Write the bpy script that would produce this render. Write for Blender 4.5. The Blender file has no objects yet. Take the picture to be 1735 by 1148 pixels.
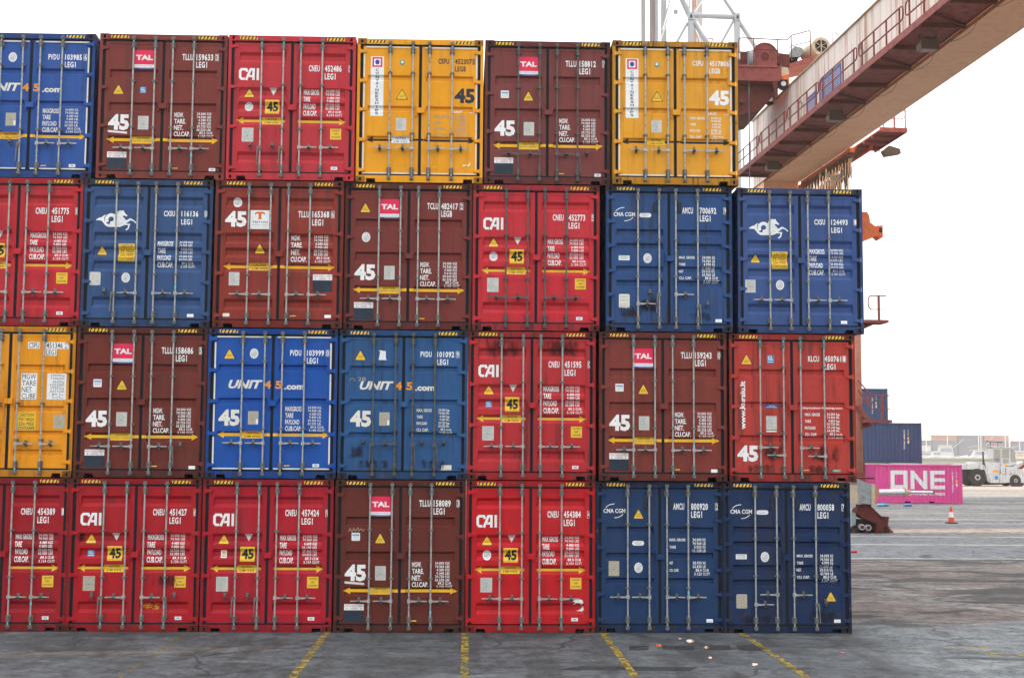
import bpy, bmesh, math, random
from mathutils import Vector, Matrix
random.seed(7)
SC = bpy.context.scene
COL = SC.collection
R = math.radians

# ------------------------------------------------------------------ camera
cam = bpy.data.cameras.new('camera'); camo = bpy.data.objects.new('camera', cam); COL.objects.link(camo)
cam.sensor_width = 36.0; cam.lens = 2204.28 / 1735.0 * 36.0
cam.clip_start = 0.1; cam.clip_end = 6000
_y, _p, _r = 3.36753285e-02, 8.49394524e-02, 7.07623728e-03
_f = Vector((math.sin(_y)*math.cos(_p), math.cos(_y)*math.cos(_p), math.sin(_p)))
_a = Vector((math.cos(_y), -math.sin(_y), 0)); _u = _a.cross(_f)
_a, _u = _a*math.cos(_r) + _u*math.sin(_r), _u*math.cos(_r) - _a*math.sin(_r)
camo.matrix_world = Matrix(((_a.x, _u.x, -_f.x, -0.682), (_a.y, _u.y, -_f.y, -25.326), (_a.z, _u.z, -_f.z, 3.491), (0, 0, 0, 1)))
SC.camera = camo

# ------------------------------------------------------------------ sky, sun, exposure
SUN_EL, SUN_AZ = 11.0, 9.5            # low sun from the right, a little behind the wall
w = bpy.data.worlds.new('World'); SC.world = w; w.use_nodes = True
nt = w.node_tree; nt.nodes.clear()
sky = nt.nodes.new('ShaderNodeTexSky'); sky.sky_type = 'NISHITA'; sky.sun_disc = False
sky.sun_elevation = R(SUN_EL); sky.sun_rotation = R(90 - SUN_AZ); sky.dust_density = 3.0; sky.air_density = 1.0
hs = nt.nodes.new('ShaderNodeHueSaturation'); hs.inputs['Saturation'].default_value = 0.35
b1 = nt.nodes.new('ShaderNodeBackground'); b1.inputs['Strength'].default_value = 0.05
# bright overcast veil: brighter overhead than at the horizon
tc = nt.nodes.new('ShaderNodeTexCoord'); sx = nt.nodes.new('ShaderNodeSeparateXYZ'); mr = nt.nodes.new('ShaderNodeMapRange')
nt.links.new(tc.outputs['Generated'], sx.inputs[0]); nt.links.new(sx.outputs[2], mr.inputs['Value'])
for k_, v_ in (('From Min', 0.0), ('From Max', 1.0), ('To Min', 0.165), ('To Max', 0.60)): mr.inputs[k_].default_value = v_
b2 = nt.nodes.new('ShaderNodeBackground'); b2.inputs['Color'].default_value = (1.0, 1.0, 1.0, 1); nt.links.new(mr.outputs[0], b2.inputs['Strength'])
ad = nt.nodes.new('ShaderNodeAddShader'); wo = nt.nodes.new('ShaderNodeOutputWorld')
nt.links.new(sky.outputs[0], hs.inputs['Color']); nt.links.new(hs.outputs[0], b1.inputs['Color'])
nt.links.new(b1.outputs[0], ad.inputs[0]); nt.links.new(b2.outputs[0], ad.inputs[1]); nt.links.new(ad.outputs[0], wo.inputs['Surface'])
sl = bpy.data.lights.new('sun', 'SUN'); sl.energy = 5.0; sl.angle = R(0.53); sl.color = (1.0, 0.74, 0.50)
so = bpy.data.objects.new('sun', sl); COL.objects.link(so)
_s = Vector((math.cos(R(SUN_EL))*math.cos(R(SUN_AZ)), math.cos(R(SUN_EL))*math.sin(R(SUN_AZ)), math.sin(R(SUN_EL))))
so.rotation_euler = _s.to_track_quat('Z', 'Y').to_euler(); so.location = _s*100
vs = SC.view_settings; vs.view_transform = 'Standard'; vs.look = 'None'; vs.gamma = 1; vs.exposure = 2.17; vs.use_curve_mapping = False
SC.cycles.max_bounces = 6; SC.cycles.diffuse_bounces = 4

# ------------------------------------------------------------------ materials
def lin(c):
    return tuple((v/255/12.92 if v/255 <= .04045 else ((v/255+.055)/1.055)**2.4) for v in c)
class NT:
    def __init__(s, name):
        s.m = bpy.data.materials.new(name); s.m.use_nodes = True; s.t = s.m.node_tree; s.t.nodes.clear()
        s.o = s.t.nodes.new('ShaderNodeOutputMaterial'); s.b = s.t.nodes.new('ShaderNodeBsdfPrincipled')
        s.t.links.new(s.b.outputs[0], s.o.inputs[0])
        s.pos = s.t.nodes.new('ShaderNodeNewGeometry').outputs['Position']
    def put(s, sock, v):
        if hasattr(v, 'links'): s.t.links.new(v, sock)
        elif isinstance(v, (tuple, list)) and len(v) == 3 and sock.type == 'RGBA': sock.default_value = (*v, 1)
        else: sock.default_value = v
    def noise(s, scale=(1, 1, 1), size=1.0, detail=3, rough=.55, off=0, dist=0.0):
        mp = s.t.nodes.new('ShaderNodeMapping'); s.t.links.new(s.pos, mp.inputs['Vector'])
        mp.inputs['Scale'].default_value = scale; mp.inputs['Location'].default_value = (off, off*1.7, off*.6)
        n = s.t.nodes.new('ShaderNodeTexNoise'); n.inputs['Scale'].default_value = size; n.inputs['Detail'].default_value = detail
        n.inputs['Roughness'].default_value = rough; n.inputs['Distortion'].default_value = dist; s.t.links.new(mp.outputs[0], n.inputs['Vector']); return n.outputs['Fac']
    def ramp(s, v, a, b, lo=0.0, hi=1.0):
        n = s.t.nodes.new('ShaderNodeMapRange'); n.interpolation_type = 'SMOOTHSTEP'
        s.put(n.inputs['Value'], v)
        for k, x in zip(('From Min', 'From Max', 'To Min', 'To Max'), (a, b, lo, hi)): n.inputs[k].default_value = x
        return n.outputs[0]
    def mix(s, f, a, b, mode='MIX'):
        n = s.t.nodes.new('ShaderNodeMix'); n.data_type = 'RGBA'; n.blend_type = mode
        s.put(n.inputs[0], f); s.put(n.inputs[6], a); s.put(n.inputs[7], b); return n.outputs[2]
    def math(s, op, a, b=0.0):
        n = s.t.nodes.new('ShaderNodeMath'); n.operation = op; s.put(n.inputs[0], a); s.put(n.inputs[1], b); return n.outputs[0]
    def xyz(s):
        n = s.t.nodes.new('ShaderNodeSeparateXYZ'); s.t.links.new(s.pos, n.inputs[0]); return n.outputs
    def bump(s, h, strength=.3, dist=.02):
        n = s.t.nodes.new('ShaderNodeBump'); n.inputs['Strength'].default_value = strength; n.inputs['Distance'].default_value = dist
        s.put(n.inputs['Height'], h); s.t.links.new(n.outputs[0], s.b.inputs['Normal'])
    def fin(s, col, rough=.6, metal=0.0, spec=.13):
        s.put(s.b.inputs['Base Color'], col); s.put(s.b.inputs['Roughness'], rough); s.put(s.b.inputs['Metallic'], metal)
        s.b.inputs['Specular IOR Level'].default_value = spec; return s.m
RUST = (0.13, 0.045, 0.018); GRIME = (0.035, 0.030, 0.027)
def paint(name, col, dirt=.35, rust=.3, rough=.5, fade=.25):
    """weathered enamel: faded patches, rain streaks, small rust chips"""
    n = NT(name); o = random.random()*40
    big = n.noise((.9, .9, .9), 1.0, 3, .6, o)
    c = n.mix(n.ramp(big, .35, .7, 0, fade), col, tuple(min(1, v*.85 + .10*sum(col)/3 + .012) for v in col))
    fine = n.noise((5, 5, 3), 1.0, 4, .7, o)
    c = n.mix(n.ramp(fine, .3, .75, 0, .22), c, tuple(v*.62 for v in col))
    st = n.noise((9, 9, .40), 1.0, 4, .65, o+3)
    blotch = n.noise((1.1, 1.1, .8), 1.0, 2, .5, o+9)
    c = n.mix(n.math('MULTIPLY', n.ramp(st, .48, .68, 0, min(.95, dirt*1.35)), n.ramp(blotch, .34, .62)), c, GRIME)
    scf = n.noise((2.6, 2.6, 5.5), 1.0, 5, .75, o+13)
    c = n.mix(n.math('MULTIPLY', n.ramp(scf, .60, .66, 0, min(.8, dirt*1.3)), n.ramp(blotch, .62, .42)), c, tuple(.55*v+.02 for v in col))
    chip = n.noise((14, 14, 11), 1.0, 4, .6, o+5)
    c = n.mix(n.math('MULTIPLY', n.ramp(chip, .63, .67, 0, 1.0), n.ramp(blotch, .62-.2*rust, .75-.2*rust, 0, min(1, rust*1.6))), c, RUST)
    n.bump(n.noise((1.3, 1.3, 1.6), 1.0, 3, .5, o+7), .55, .05)
    return n.fin(c, n.ramp(fine, .2, .8, rough-.08, rough+.14))
def worn(name, col, dark=.5, size=8, rough=.6, metal=0.0, amt=.5, col2=None):
    n = NT(name); o = random.random()*40
    f = n.noise((1, 1, 1), size, 4, .65, o)
    c = n.mix(n.ramp(f, .42, .72, 0, amt), col, col2 or tuple(v*dark for v in col))
    return n.fin(c, n.ramp(f, .2, .8, rough-.1, rough+.1), metal)
M = {}
M['galv'] = worn('galvanised_steel', (.35, .355, .34), .42, 14, .48, .25, .8)
M['galv_dirty'] = worn('dirty_galvanised_steel', (.165, .168, .16), .35, 18, .6, .2, .85)
M['galv_dark'] = worn('tarnished_steel', (.105, .105, .098), .4, 14, .6, .25, .7)
M['rubber'] = worn('door_gasket_rubber', (.010, .012, .016), 1.6, 5, .8, 0, .5)
M['void'] = worn('dark_cavity', (.010, .010, .011), .6, 5, .9)
M['white'] = worn('white_lettering', (.72, .73, .73), .74, 9, .55, 0, .45)
M['aged'] = worn('aged_white_lettering', (.66, .64, .57), .75, 9, .6, 0, .6)
M['yellow'] = worn('yellow_marking', (.80, .45, .030), .72, 7, .5, 0, .35)
M['sticker'] = worn('yellow_sticker', (.72, .45, .045), .7, 7, .5, 0, .45)
M['black'] = worn('black_marking', (.018, .020, .024), 1.8, 7, .5, 0, .5)
M['navy'] = worn('dark_blue_grey_vinyl', (.020, .030, .045), 1.6, 4, .45, 0, .5)
M['orange'] = worn('orange_lettering', (.78, .30, .025), .85, 7, .5)
M['pink'] = worn('pink_red_panel', (.66, .030, .085), .85, 4, .45)
M['royal'] = worn('blue_panel', (.03, .07, .30), .8, 4, .45)
M['sky_blue'] = worn('light_blue_sticker', (.04, .22, .45), .8, 4, .45)
M['plate'] = worn('aluminium_plate', (.50, .50, .47), .70, 26, .45, .2, .7)
M['plate_old'] = worn('tarnished_plate', (.40, .37, .28), .70, 22, .55, .1, .7)
M['silver'] = worn('silver_sticker', (.62, .63, .62), .75, 12, .4, .2)
M['grey_text'] = worn('grey_print', (.30, .31, .31), .8, 20, .6)
M['red_text'] = worn('faded_red_print', (.48, .18, .15), .9, 20, .6)
M['green'] = worn('green_sticker', (.06, .28, .22), .8, 9, .5)
M['rust'] = worn('rust_scuff', (.20, .055, .02), .5, 20, .8)
M['tri_red'] = worn('triton_orange', (.60, .13, .03), .85, 9, .5)
M['tape'] = worn('cyan_tape', (.10, .50, .70), .8, 9, .5)
M['ext'] = worn('chalk_line', (.45, .40, .25), .8, 9, .8)

# ------------------------------------------------------------------ mesh builder
class MB:
    def __init__(s): s.v = []; s.f = []; s.m = []; s.mats = []; s.mi = 0
    def use(s, mat):
        if mat not in s.mats: s.mats.append(mat)
        s.mi = s.mats.index(mat); return s
    def face(s, pts):
        b = len(s.v); s.v += [tuple(p) for p in pts]; s.f.append(tuple(range(b, b+len(pts)))); s.m.append(s.mi)
    def box(s, x0, x1, y0, y1, z0, z1, skip=''):
        b = len(s.v)
        s.v += [(x, y, z) for z in (z0, z1) for y in (y0, y1) for x in (x0, x1)]
        for k, q in dict(d=(0, 2, 3, 1), u=(4, 5, 7, 6), f=(0, 1, 5, 4), k=(2, 6, 7, 3), l=(0, 4, 6, 2), r=(1, 3, 7, 5)).items():
            if k not in skip: s.f.append(tuple(b+i for i in q)); s.m.append(s.mi)
        return s
    def tube(s, pts, r, n=8, caps=True):
        pts = [Vector(p) for p in pts]; rings = []
        rs = r if isinstance(r, (list, tuple)) else [r]*len(pts)
        t0 = (pts[1]-pts[0]).normalized(); up = Vector((0, 0, 1)) if abs(t0.z) < .9 else Vector((1, 0, 0))
        for i, p in enumerate(pts):
            t = (pts[min(i+1, len(pts)-1)]-pts[max(i-1, 0)]).normalized()
            a = t.cross(up)
            if a.length < 1e-4: a = t.cross(Vector((0, 1, 0)))
            a.normalize(); c = a.cross(t).normalized(); up = c
            b = len(s.v); rings.append(b)
            for k in range(n):
                q = p + (a*math.cos(2*math.pi*k/n) + c*math.sin(2*math.pi*k/n))*rs[i]; s.v.append(tuple(q))
        for r0, r1 in zip(rings, rings[1:]):
            for k in range(n):
                s.f.append((r0+k, r0+(k+1) % n, r1+(k+1) % n, r1+k)); s.m.append(s.mi)
        if caps:
            s.f.append(tuple(rings[0]+k for k in reversed(range(n)))); s.m.append(s.mi)
            s.f.append(tuple(rings[-1]+k for k in range(n))); s.m.append(s.mi)
        return s
    def bar(s, p0, p1, wd, ht):
        """square bar between two points"""
        p0, p1 = Vector(p0), Vector(p1); t = (p1-p0).normalized()
        up = Vector((0, 0, 1)) if abs(t.z) < .95 else Vector((0, 1, 0))
        a = t.cross(up).normalized()*wd/2; c = a.cross(t).normalized()*ht/2
        b = len(s.v)
        for p in (p0, p1): s.v += [tuple(p-a-c), tuple(p+a-c), tuple(p+a+c), tuple(p-a+c)]
        for q in ((0, 1, 2, 3), (7, 6, 5, 4), (0, 4, 5, 1), (1, 5, 6, 2), (2, 6, 7, 3), (3, 7, 4, 0)): s.f.append(tuple(b+i for i in q)); s.m.append(s.mi)
        return s
    def prism(s, poly, a0, a1, axis='y'):
        """2D polygon extruded; axis y: poly is (x,z); axis x: poly is (y,z); axis z: (x,y)"""
        n = len(poly); b = len(s.v)
        mk = {'y': lambda p, a: (p[0], a, p[1]), 'x': lambda p, a: (a, p[0], p[1]), 'z': lambda p, a: (p[0], p[1], a)}[axis]
        s.v += [mk(p, a0) for p in poly] + [mk(p, a1) for p in poly]
        s.f.append(tuple(b+i for i in range(n))); s.m.append(s.mi)
        s.f.append(tuple(b+n+i for i in reversed(range(n)))); s.m.append(s.mi)
        for i in range(n): j = (i+1) % n; s.f.append((b+i, b+n+i, b+n+j, b+j)); s.m.append(s.mi)
        return s
    def mesh(s, name, bevel=0, fix=True):
        me = bpy.data.meshes.new(name); me.from_pydata(s.v, [], s.f)
        for m in s.mats: me.materials.append(m)
        me.polygons.foreach_set('material_index', s.m)
        if fix or bevel:
            bm = bmesh.new(); bm.from_mesh(me)
            bmesh.ops.recalc_face_normals(bm, faces=bm.faces)
            if bevel:
                bmesh.ops.remove_doubles(bm, verts=bm.verts, dist=1e-5)
                bmesh.ops.bevel(bm, geom=[e for e in bm.edges if e.is_manifold and e.calc_face_angle(0) > .6], offset=bevel, segments=2, affect='EDGES', profile=.5)
            bm.to_mesh(me); bm.free()
        me.update(); return me
    def build(s, name, parent=None, loc=(0, 0, 0), bevel=0, fix=True, smooth=False):
        me = s.mesh(name, bevel, fix)
        if smooth: me.polygons.foreach_set('use_smooth', [True]*len(me.polygons))
        return link(name, me, parent, loc)
def link(name, me, parent=None, loc=(0, 0, 0)):
    o = bpy.data.objects.new(name, me); COL.objects.link(o); o.parent = parent; o.location = loc; return o
def empty(name, loc=(0, 0, 0), rz=0):
    o = bpy.data.objects.new(name, None); o.empty_display_size = .3; COL.objects.link(o); o.location = loc; o.rotation_euler = (0, 0, rz); return o
def tag(o, label=None, cat=None, group=None, kind=None):
    if label: o['label'] = label
    if cat: o['category'] = cat
    if group: o['group'] = group
    if kind: o['kind'] = kind
    return o
def loop(pts, n=6):
    """rounded copy of a polyline (Catmull-Rom)"""
    P = [Vector(p) for p in pts]; out = []
    for i in range(len(P)-1):
        a, b, c, d = P[max(i-1, 0)], P[i], P[i+1], P[min(i+2, len(P)-1)]
        for k in range(n):
            t = k/n; out.append(.5*((2*b)+(c-a)*t+(2*a-5*b+4*c-d)*t*t+(3*b-a-3*c+d)*t**3))
    return out + [P[-1]]

# ------------------------------------------------------------------ lettering
_tc = {}
def glyphs(s, bold=0.0, shear=0.0, sp=1.0):
    k = (s, bold, shear, sp)
    if k not in _tc:
        cu = bpy.data.curves.new('t', 'FONT'); cu.body = s; cu.size = 1; cu.offset = bold; cu.shear = shear; cu.resolution_u = 2; cu.space_character = sp
        ob = bpy.data.objects.new('t', cu); me = ob.to_mesh()
        v = [(p.co.x, p.co.y) for p in me.vertices]; f = [tuple(p.vertices) for p in me.polygons]
        ob.to_mesh_clear(); bpy.data.objects.remove(ob); bpy.data.curves.remove(cu)
        _tc[k] = (v, f)
    return _tc[k]
class Dec:
    """flat marks (x,z) laid onto the pressed door panels"""
    def __init__(s): s.it = []
    def poly(s, pts, mat, layer=0): s.it.append((list(pts), [tuple(range(len(pts)))], mat, layer)); return s
    def rect(s, x0, x1, z0, z1, mat, layer=0): return s.poly([(x0, z0), (x1, z0), (x1, z1), (x0, z1)], mat, layer)
    def rrect(s, x0, x1, z0, z1, r, mat, layer=0):
        pts = []
        for cx, cz, a0 in ((x1-r, z0+r, -90), (x1-r, z1-r, 0), (x0+r, z1-r, 90), (x0+r, z0+r, 180)):
            pts += [(cx+r*math.cos(R(a0+a)), cz+r*math.sin(R(a0+a))) for a in (0, 30, 60, 90)]
        return s.poly(pts, mat, layer)
    def ell(s, cx, cz, rx, rz, mat, layer=0, n=24): return s.poly([(cx+rx*math.cos(2*math.pi*i/n), cz+rz*math.sin(2*math.pi*i/n)) for i in range(n)], mat, layer)
    def stroke(s, pts, wd, mat, layer=0):
        P = [Vector((p[0], p[1])) for p in pts]
        L, Rr = [], []
        for i, p in enumerate(P):
            d0 = (p-P[i-1]).normalized() if i else (P[1]-P[0]).normalized()
            d1 = (P[i+1]-p).normalized() if i < len(P)-1 else d0
            n0 = Vector((-d0.y, d0.x)); n1 = Vector((-d1.y, d1.x)); n = (n0+n1); n = n.normalized() if n.length > 1e-6 else n0
            k = wd/2/max(.45, n.dot(n0)); L.append(p+n*k); Rr.append(p-n*k)
        for i in range(len(P)-1): s.poly([tuple(Rr[i]), tuple(Rr[i+1]), tuple(L[i+1]), tuple(L[i])], mat, layer)
        return s
    def text(s, t, x0, x1, z0, z1, mat, layer=0, bold=.018, shear=0.0, sp=1.0, vert=False):
        v, f = glyphs(t, bold, shear, sp)
        if not v: return s
        hv, _ = glyphs('H', bold, 0, 1); hz = [p[1] for p in hv]; zb, zt = min(hz), max(hz)
        xs = [p[0] for p in v]; a, b = min(xs), max(xs)
        q = [((p[0]-a)/(b-a), (p[1]-zb)/(zt-zb)) for p in v]
        if vert: q = [(x1-p[1]*(x1-x0), z0+p[0]*(z1-z0)) for p in q]
        else: q = [(x0+p[0]*(x1-x0), z0+p[1]*(z1-z0)) for p in q]
        s.it.append((q, f, mat, layer)); return s
    def build(s, name, parent, depth=None, brk=((), ()), out=0.003, ma=None):
        bm = bmesh.new(); mats = []
        for pts, faces, mat, layer in s.it:
            mt = (ma or {}).get(mat) or M[mat]
            if mt not in mats: mats.append(mt)
            i = mats.index(mt); vs_ = [bm.verts.new((p[0], -layer*.0012, p[1])) for p in pts]
            for f in faces:
                try: fc = bm.faces.new([vs_[k] for k in f]); fc.material_index = i
                except ValueError: pass
        xs = [v.co.x for v in bm.verts]; zs = [v.co.z for v in bm.verts]
        for ax, bl, lo, hi in ((0, brk[0], min(xs), max(xs)), (2, brk[1], min(zs), max(zs))):
            for c in bl:
                if lo+.002 < c < hi-.002:
                    co = [0, 0, 0]; co[ax] = c; no = [0, 0, 0]; no[ax] = 1
                    bmesh.ops.bisect_plane(bm, geom=bm.verts[:]+bm.edges[:]+bm.faces[:], plane_co=co, plane_no=no, dist=1e-5)
        for v in bm.verts: v.co.y += (depth(v.co.x, v.co.z) if depth else 0) - out
        bm.normal_update()
        for f in bm.faces:
            if f.normal.y > 0: f.normal_flip()
        me = bpy.data.meshes.new(name); bm.to_mesh(me); bm.free()
        for m in mats: me.materials.append(m)
        return link(name, me, parent)

# ------------------------------------------------------------------ ground
def ground_mat():
    n = NT('asphalt'); X = n.xyz(); x, y = X[0], X[1]
    wob = n.noise((.35, .35, .35), 1, 3, .6, 2); wob2 = n.noise((.13, .46, 1), 1, 5, .68, 5, 1.5)
    big = n.noise((.15, .30, 1), 1, 5, .66, 11, 1.2); mid = n.noise((.6, 1.0, 1), 1, 5, .7, 21, .8); fine = n.noise((9, 9, 1), 1, 4, .75, 3)
    grit = n.noise((60, 60, 1), 1, 2, .6, 9)
    fg = n.mix(n.ramp(mid, .34, .66), (.050, .056, .064), (.088, .097, .106))
    fg = n.mix(n.ramp(big, .5, .60, 0, .75), fg, (.034, .036, .039))
    sw = n.noise((1.6, .22, 1), 1, 3, .6, 31)                       # tyre sweeps
    fg = n.mix(n.ramp(sw, .54, .64, 0, .6), fg, (.030, .031, .033))
    fg = n.mix(n.ramp(n.noise((.6, 2.6, 1), 1, 5, .7, 37), .60, .70, 0, .7), fg, (.135, .145, .155))
    br = n.mix(n.ramp(big, .38, .60), (.140, .104, .090), (.165, .155, .148))
    br = n.mix(n.ramp(mid, .46, .62, 0, .85), br, (.092, .070, .058))
    br = n.mix(n.ramp(wob2, .50, .57, 0, .95), br, (.020, .018, .017))
    br = n.mix(n.ramp(n.noise((.16, .36, 1), 1, 5, .7, 44, 1.4), .55, .63, 0, .9), br, (.215, .205, .200))
    br = n.mix(n.ramp(n.noise((.34, .9, 1), 1, 6, .75, 47, 1.2), .57, .64, 0, .85), br, (.028, .024, .022))
    pale = n.mix(n.ramp(mid, .32, .70), (.105, .120, .130), (.175, .188, .196))
    pale = n.mix(n.ramp(fine, .52, .72, 0, .7), pale, (.062, .064, .066))
    pale = n.mix(n.ramp(wob2, .54, .62, 0, .85), pale, (.028, .028, .028))
    e1 = n.math('ADD', n.math('MULTIPLY', wob, 5.0), y)             # wobbling borders
    xx = n.math('ADD', n.math('MULTIPLY', wob, 1.2), n.math('ADD', x, n.math('MULTIPLY', y, -.18)))
    c = n.mix(n.ramp(xx, 7.3, 8.3), fg, pale)
    c = n.mix(n.math('MULTIPLY', n.ramp(e1, 3.6, 5.0), n.ramp(xx, 5.5, 6.5)), c, br)
    road = n.mix(n.ramp(big, .3, .7), (.120, .126, .138), (.165, .172, .184))
    road = n.mix(n.ramp(n.noise((.08, 2.2, 1), 1, 3, .6, 50), .58, .72, 0, .5), road, (.07, .07, .073))
    c = n.mix(n.ramp(y, 17.4, 17.6), c, road)
    runway = n.mix(n.ramp(fine, .3, .7), (.17, .15, .125), (.23, .205, .17))
    c = n.mix(n.math('MULTIPLY', n.ramp(y, 31.3, 31.4), n.ramp(y, 33.8, 33.9, 1, 0)), c, runway)
    far = n.mix(n.ramp(n.noise((.035, .42, 1), 1, 4, .65, 60), .42, .62), (.135, .135, .135), (.24, .235, .23))
    far = n.mix(n.ramp(n.noise((.03, .30, 1), 1, 4, .7, 70), .56, .66, 0, .85), far, (.042, .042, .044))
    c = n.mix(n.ramp(y, 38.0, 38.3), c, far)
    c = n.mix(n.ramp(y, 100, 104), c, (.24, .22, .195))
    mott = n.noise((2.4, 2.4, 1), 1, 6, .78, 90); mott2 = n.noise((.8, .8, 1), 1, 5, .72, 95)
    c = n.mix(n.ramp(mott, .40, .70), n.mix(1.0, c, (1.5, 1.5, 1.5), 'MULTIPLY'), n.mix(1.0, c, (.42, .42, .42), 'MULTIPLY'))
    c = n.mix(n.ramp(mott2, .55, .64, 0, .55), c, (.030, .030, .032))
    vo = n.t.nodes.new('ShaderNodeTexVoronoi'); vo.feature = 'DISTANCE_TO_EDGE'; vo.inputs['Scale'].default_value = .34
    wv = n.t.nodes.new('ShaderNodeVectorMath'); wv.operation = 'MULTIPLY_ADD'; nz = n.t.nodes.new('ShaderNodeTexNoise'); nz.inputs['Scale'].default_value = .9; nz.inputs['Detail'].default_value = 5
    n.t.links.new(n.pos, nz.inputs['Vector']); n.t.links.new(nz.outputs['Color'], wv.inputs[0]); wv.inputs[1].default_value = (1.6, 1.6, 0); n.t.links.new(n.pos, wv.inputs[2]); n.t.links.new(wv.outputs[0], vo.inputs['Vector'])
    c = n.mix(n.math('MULTIPLY', n.ramp(vo.outputs['Distance'], .004, .016, .85, 0), n.ramp(n.noise((.25, .25, 1), 1, 2, .5, 99), .48, .6)), c, (.022, .022, .023))
    c = n.mix(n.ramp(fine, .40, .70, 0, .45), c, (.028, .028, .029))
    c = n.mix(n.ramp(grit, .60, .68, 0, .55), c, (.25, .245, .24))
    c = n.mix(1.0, c, (.86, .86, .86), 'MULTIPLY')
    n.bump(n.math('ADD', n.math('MULTIPLY', grit, .35), fine), .6, .03)
    return n.fin(c, n.ramp(big, .2, .8, .72, .92), 0, .3)
g = MB().use(ground_mat())
g.face([(-300, -70, 0), (520, -70, 0), (520, 900, 0), (-300, 900, 0)])
tag(g.build('ground'), kind='structure')

def worn_paint(name, col, keep=.5, sz=(3, 3, 1)):
    """paint rubbed off the asphalt in patches: transparent where gone"""
    n = NT(name); f = n.noise(sz, 2.2, 5, .72, random.random()*30); b = n.noise((.5, .5, 1), 1, 2, .5, random.random()*30)
    n.put(n.b.inputs['Alpha'], n.math('MULTIPLY', n.ramp(f, keep-.05, keep+.07, 1, .06), n.ramp(b, .3, .5, .55, 1)))
    return n.fin(n.mix(n.ramp(f, .3, .6), col, tuple(v*.72 for v in col)), .75)
M['bay_line'] = worn_paint('worn_yellow_paint', (.30, .215, .040), .50)
M['bay_line_faint'] = worn_paint('faint_yellow_paint', (.24, .18, .05), .41)
M['road_line'] = worn_paint('worn_white_paint', (.36, .36, .35), .66)
M['edge_line'] = worn_paint('worn_cream_paint', (.36, .29, .17), .55)
mk = MB().use(M['bay_line'])
for i, x in enumerate((-5.96, -3.32, -.69, 1.96, 4.64)):
    mk.use(M['bay_line_faint'] if i == 0 else M['bay_line'])
    mk.face([(x-.065, -22, .004), (x+.065, -22, .004), (x+.065, -.02, .004), (x-.065, -.02, .004)])
for a, b in (((8.0, -1.9), (8.75, -1.75)), ((8.35, -2.55), (9.6, -2.75)), ((8.45, -2.42), (8.9, -2.62))):
    d = Vector((b[0]-a[0], b[1]-a[1])); q = Vector((-d.y, d.x)).normalized()*.05
    mk.face([(a[0]-q.x, a[1]-q.y, .004), (b[0]-q.x, b[1]-q.y, .004), (b[0]+q.x, b[1]+q.y, .004), (a[0]+q.x, a[1]+q.y, .004)])
tag(mk.build('bay_markings', fix=False), kind='structure')
mk = MB().use(M['road_line'])
for y, h in ((17.7, .40), (24.2, .55), (28.9, .50), (43.0, .6), (50.5, .6)):
    mk.face([(-60, y-h/2, .004), (90, y-h/2, .004), (90, y+h/2, .004), (-60, y+h/2, .004)])
mk.use(M['edge_line'])
for k in range(22):
    x = 8+k*3.0; mk.face([(x, 29.35, .004), (x+.22, 29.35, .004), (x+2.1, 30.35, .004), (x+1.88, 30.35, .004)])
tag(mk.build('road_markings', fix=False), kind='structure')
mk = MB().use(worn('oily_tyre_stain', (.055, .058, .062), 1.6, 5, .8))
M['stain'] = worn_paint('tyre_rubber_stain', (.045, .047, .05), .60, (4, 4, 1))
mk = MB().use(M['stain'])
for x0, x1, y0, y1 in ((2.20, 2.62, -2.15, -1.65), (2.80, 3.45, -2.1, -1.6), (3.55, 4.1, -2.1, -1.55), (4.15, 4.75, -2.2, -1.5)):
    mk.face([(x0, y0, .0035), (x1-.08, y0, .0035), (x1, y1, .0035), (x0+.06, y1, .0035)])
mk.face([(.8, -4.2, .0035), (2.9, -4.3, .0035), (3.1, -3.95, .0035), (1.2, -3.85, .0035)])
tag(mk.build('tyre_stains', fix=False), kind='structure')

# ------------------------------------------------------------------ shipping containers: shared hardware
W, H, G = 2.5, 2.896, 0.012
DF = .035            # how far the door front lies behind the frame front
BANDS = {'tal': [(2.19, 2.01), (1.53, 1.34), (.865, .69)],
         'cai': [(2.566, 2.355), (1.86, 1.64), (1.57, 1.37), (1.27, 1.10), (.566, .35)],
         'unit': [(2.196, 2.075), (1.55, 1.43), (.906, .785)],
         'ships': [(2.166, 2.04), (1.547, 1.425), (.9375, .8156)],
         'ships4': [(2.16, 2.03), (1.365, 1.24), (.89, .78), (.53, .40)],
         'horse': [(2.565, 2.344), (1.856, 1.64), (1.57, 1.365), (1.296, 1.075), (.587, .372)],
         'cma4': [(2.035, 1.90), (1.755, 1.625), (1.30, 1.175), (1.02, .885)],
         'cma3': [(2.02, 1.89), (1.524, 1.40), (1.04, .913)],
         'kur': [(2.2, 2.07), (1.56, 1.417), (.905, .763)]}
BIG = ('cai', 'horse')
def zprof(st):
    P = [(.22, 0.0)]
    for zt, zb in reversed(BANDS[st]):
        if st in BIG: P += [(zb, 0), (zb+.066, .046), (zt-.060, .046), (zt, 0)]
        else: P += [(zb, 0), (zb+.024, .046), (zt-.034, .046), (zt, 0)]
    return P + [(2.70, 0.0)]
def interp(P, v):
    if v <= P[0][0]: return P[0][1]
    for (a, fa), (b, fb) in zip(P, P[1:]):
        if v <= b: return fa+(fb-fa)*(v-a)/(b-a)
    return P[-1][1]
LEAF = ((.113, 1.222, .175, 1.165), (1.278, 2.387, 1.335, 2.325))       # leaf x0,x1, panel x0,x1
def xprof(pa, pb): e = .012; return [(pa, 0), (pa+.028, 0), (pa+.028+e, 1), (pb-.028-e, 1), (pb-.028, 0), (pb, 0)]
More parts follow.
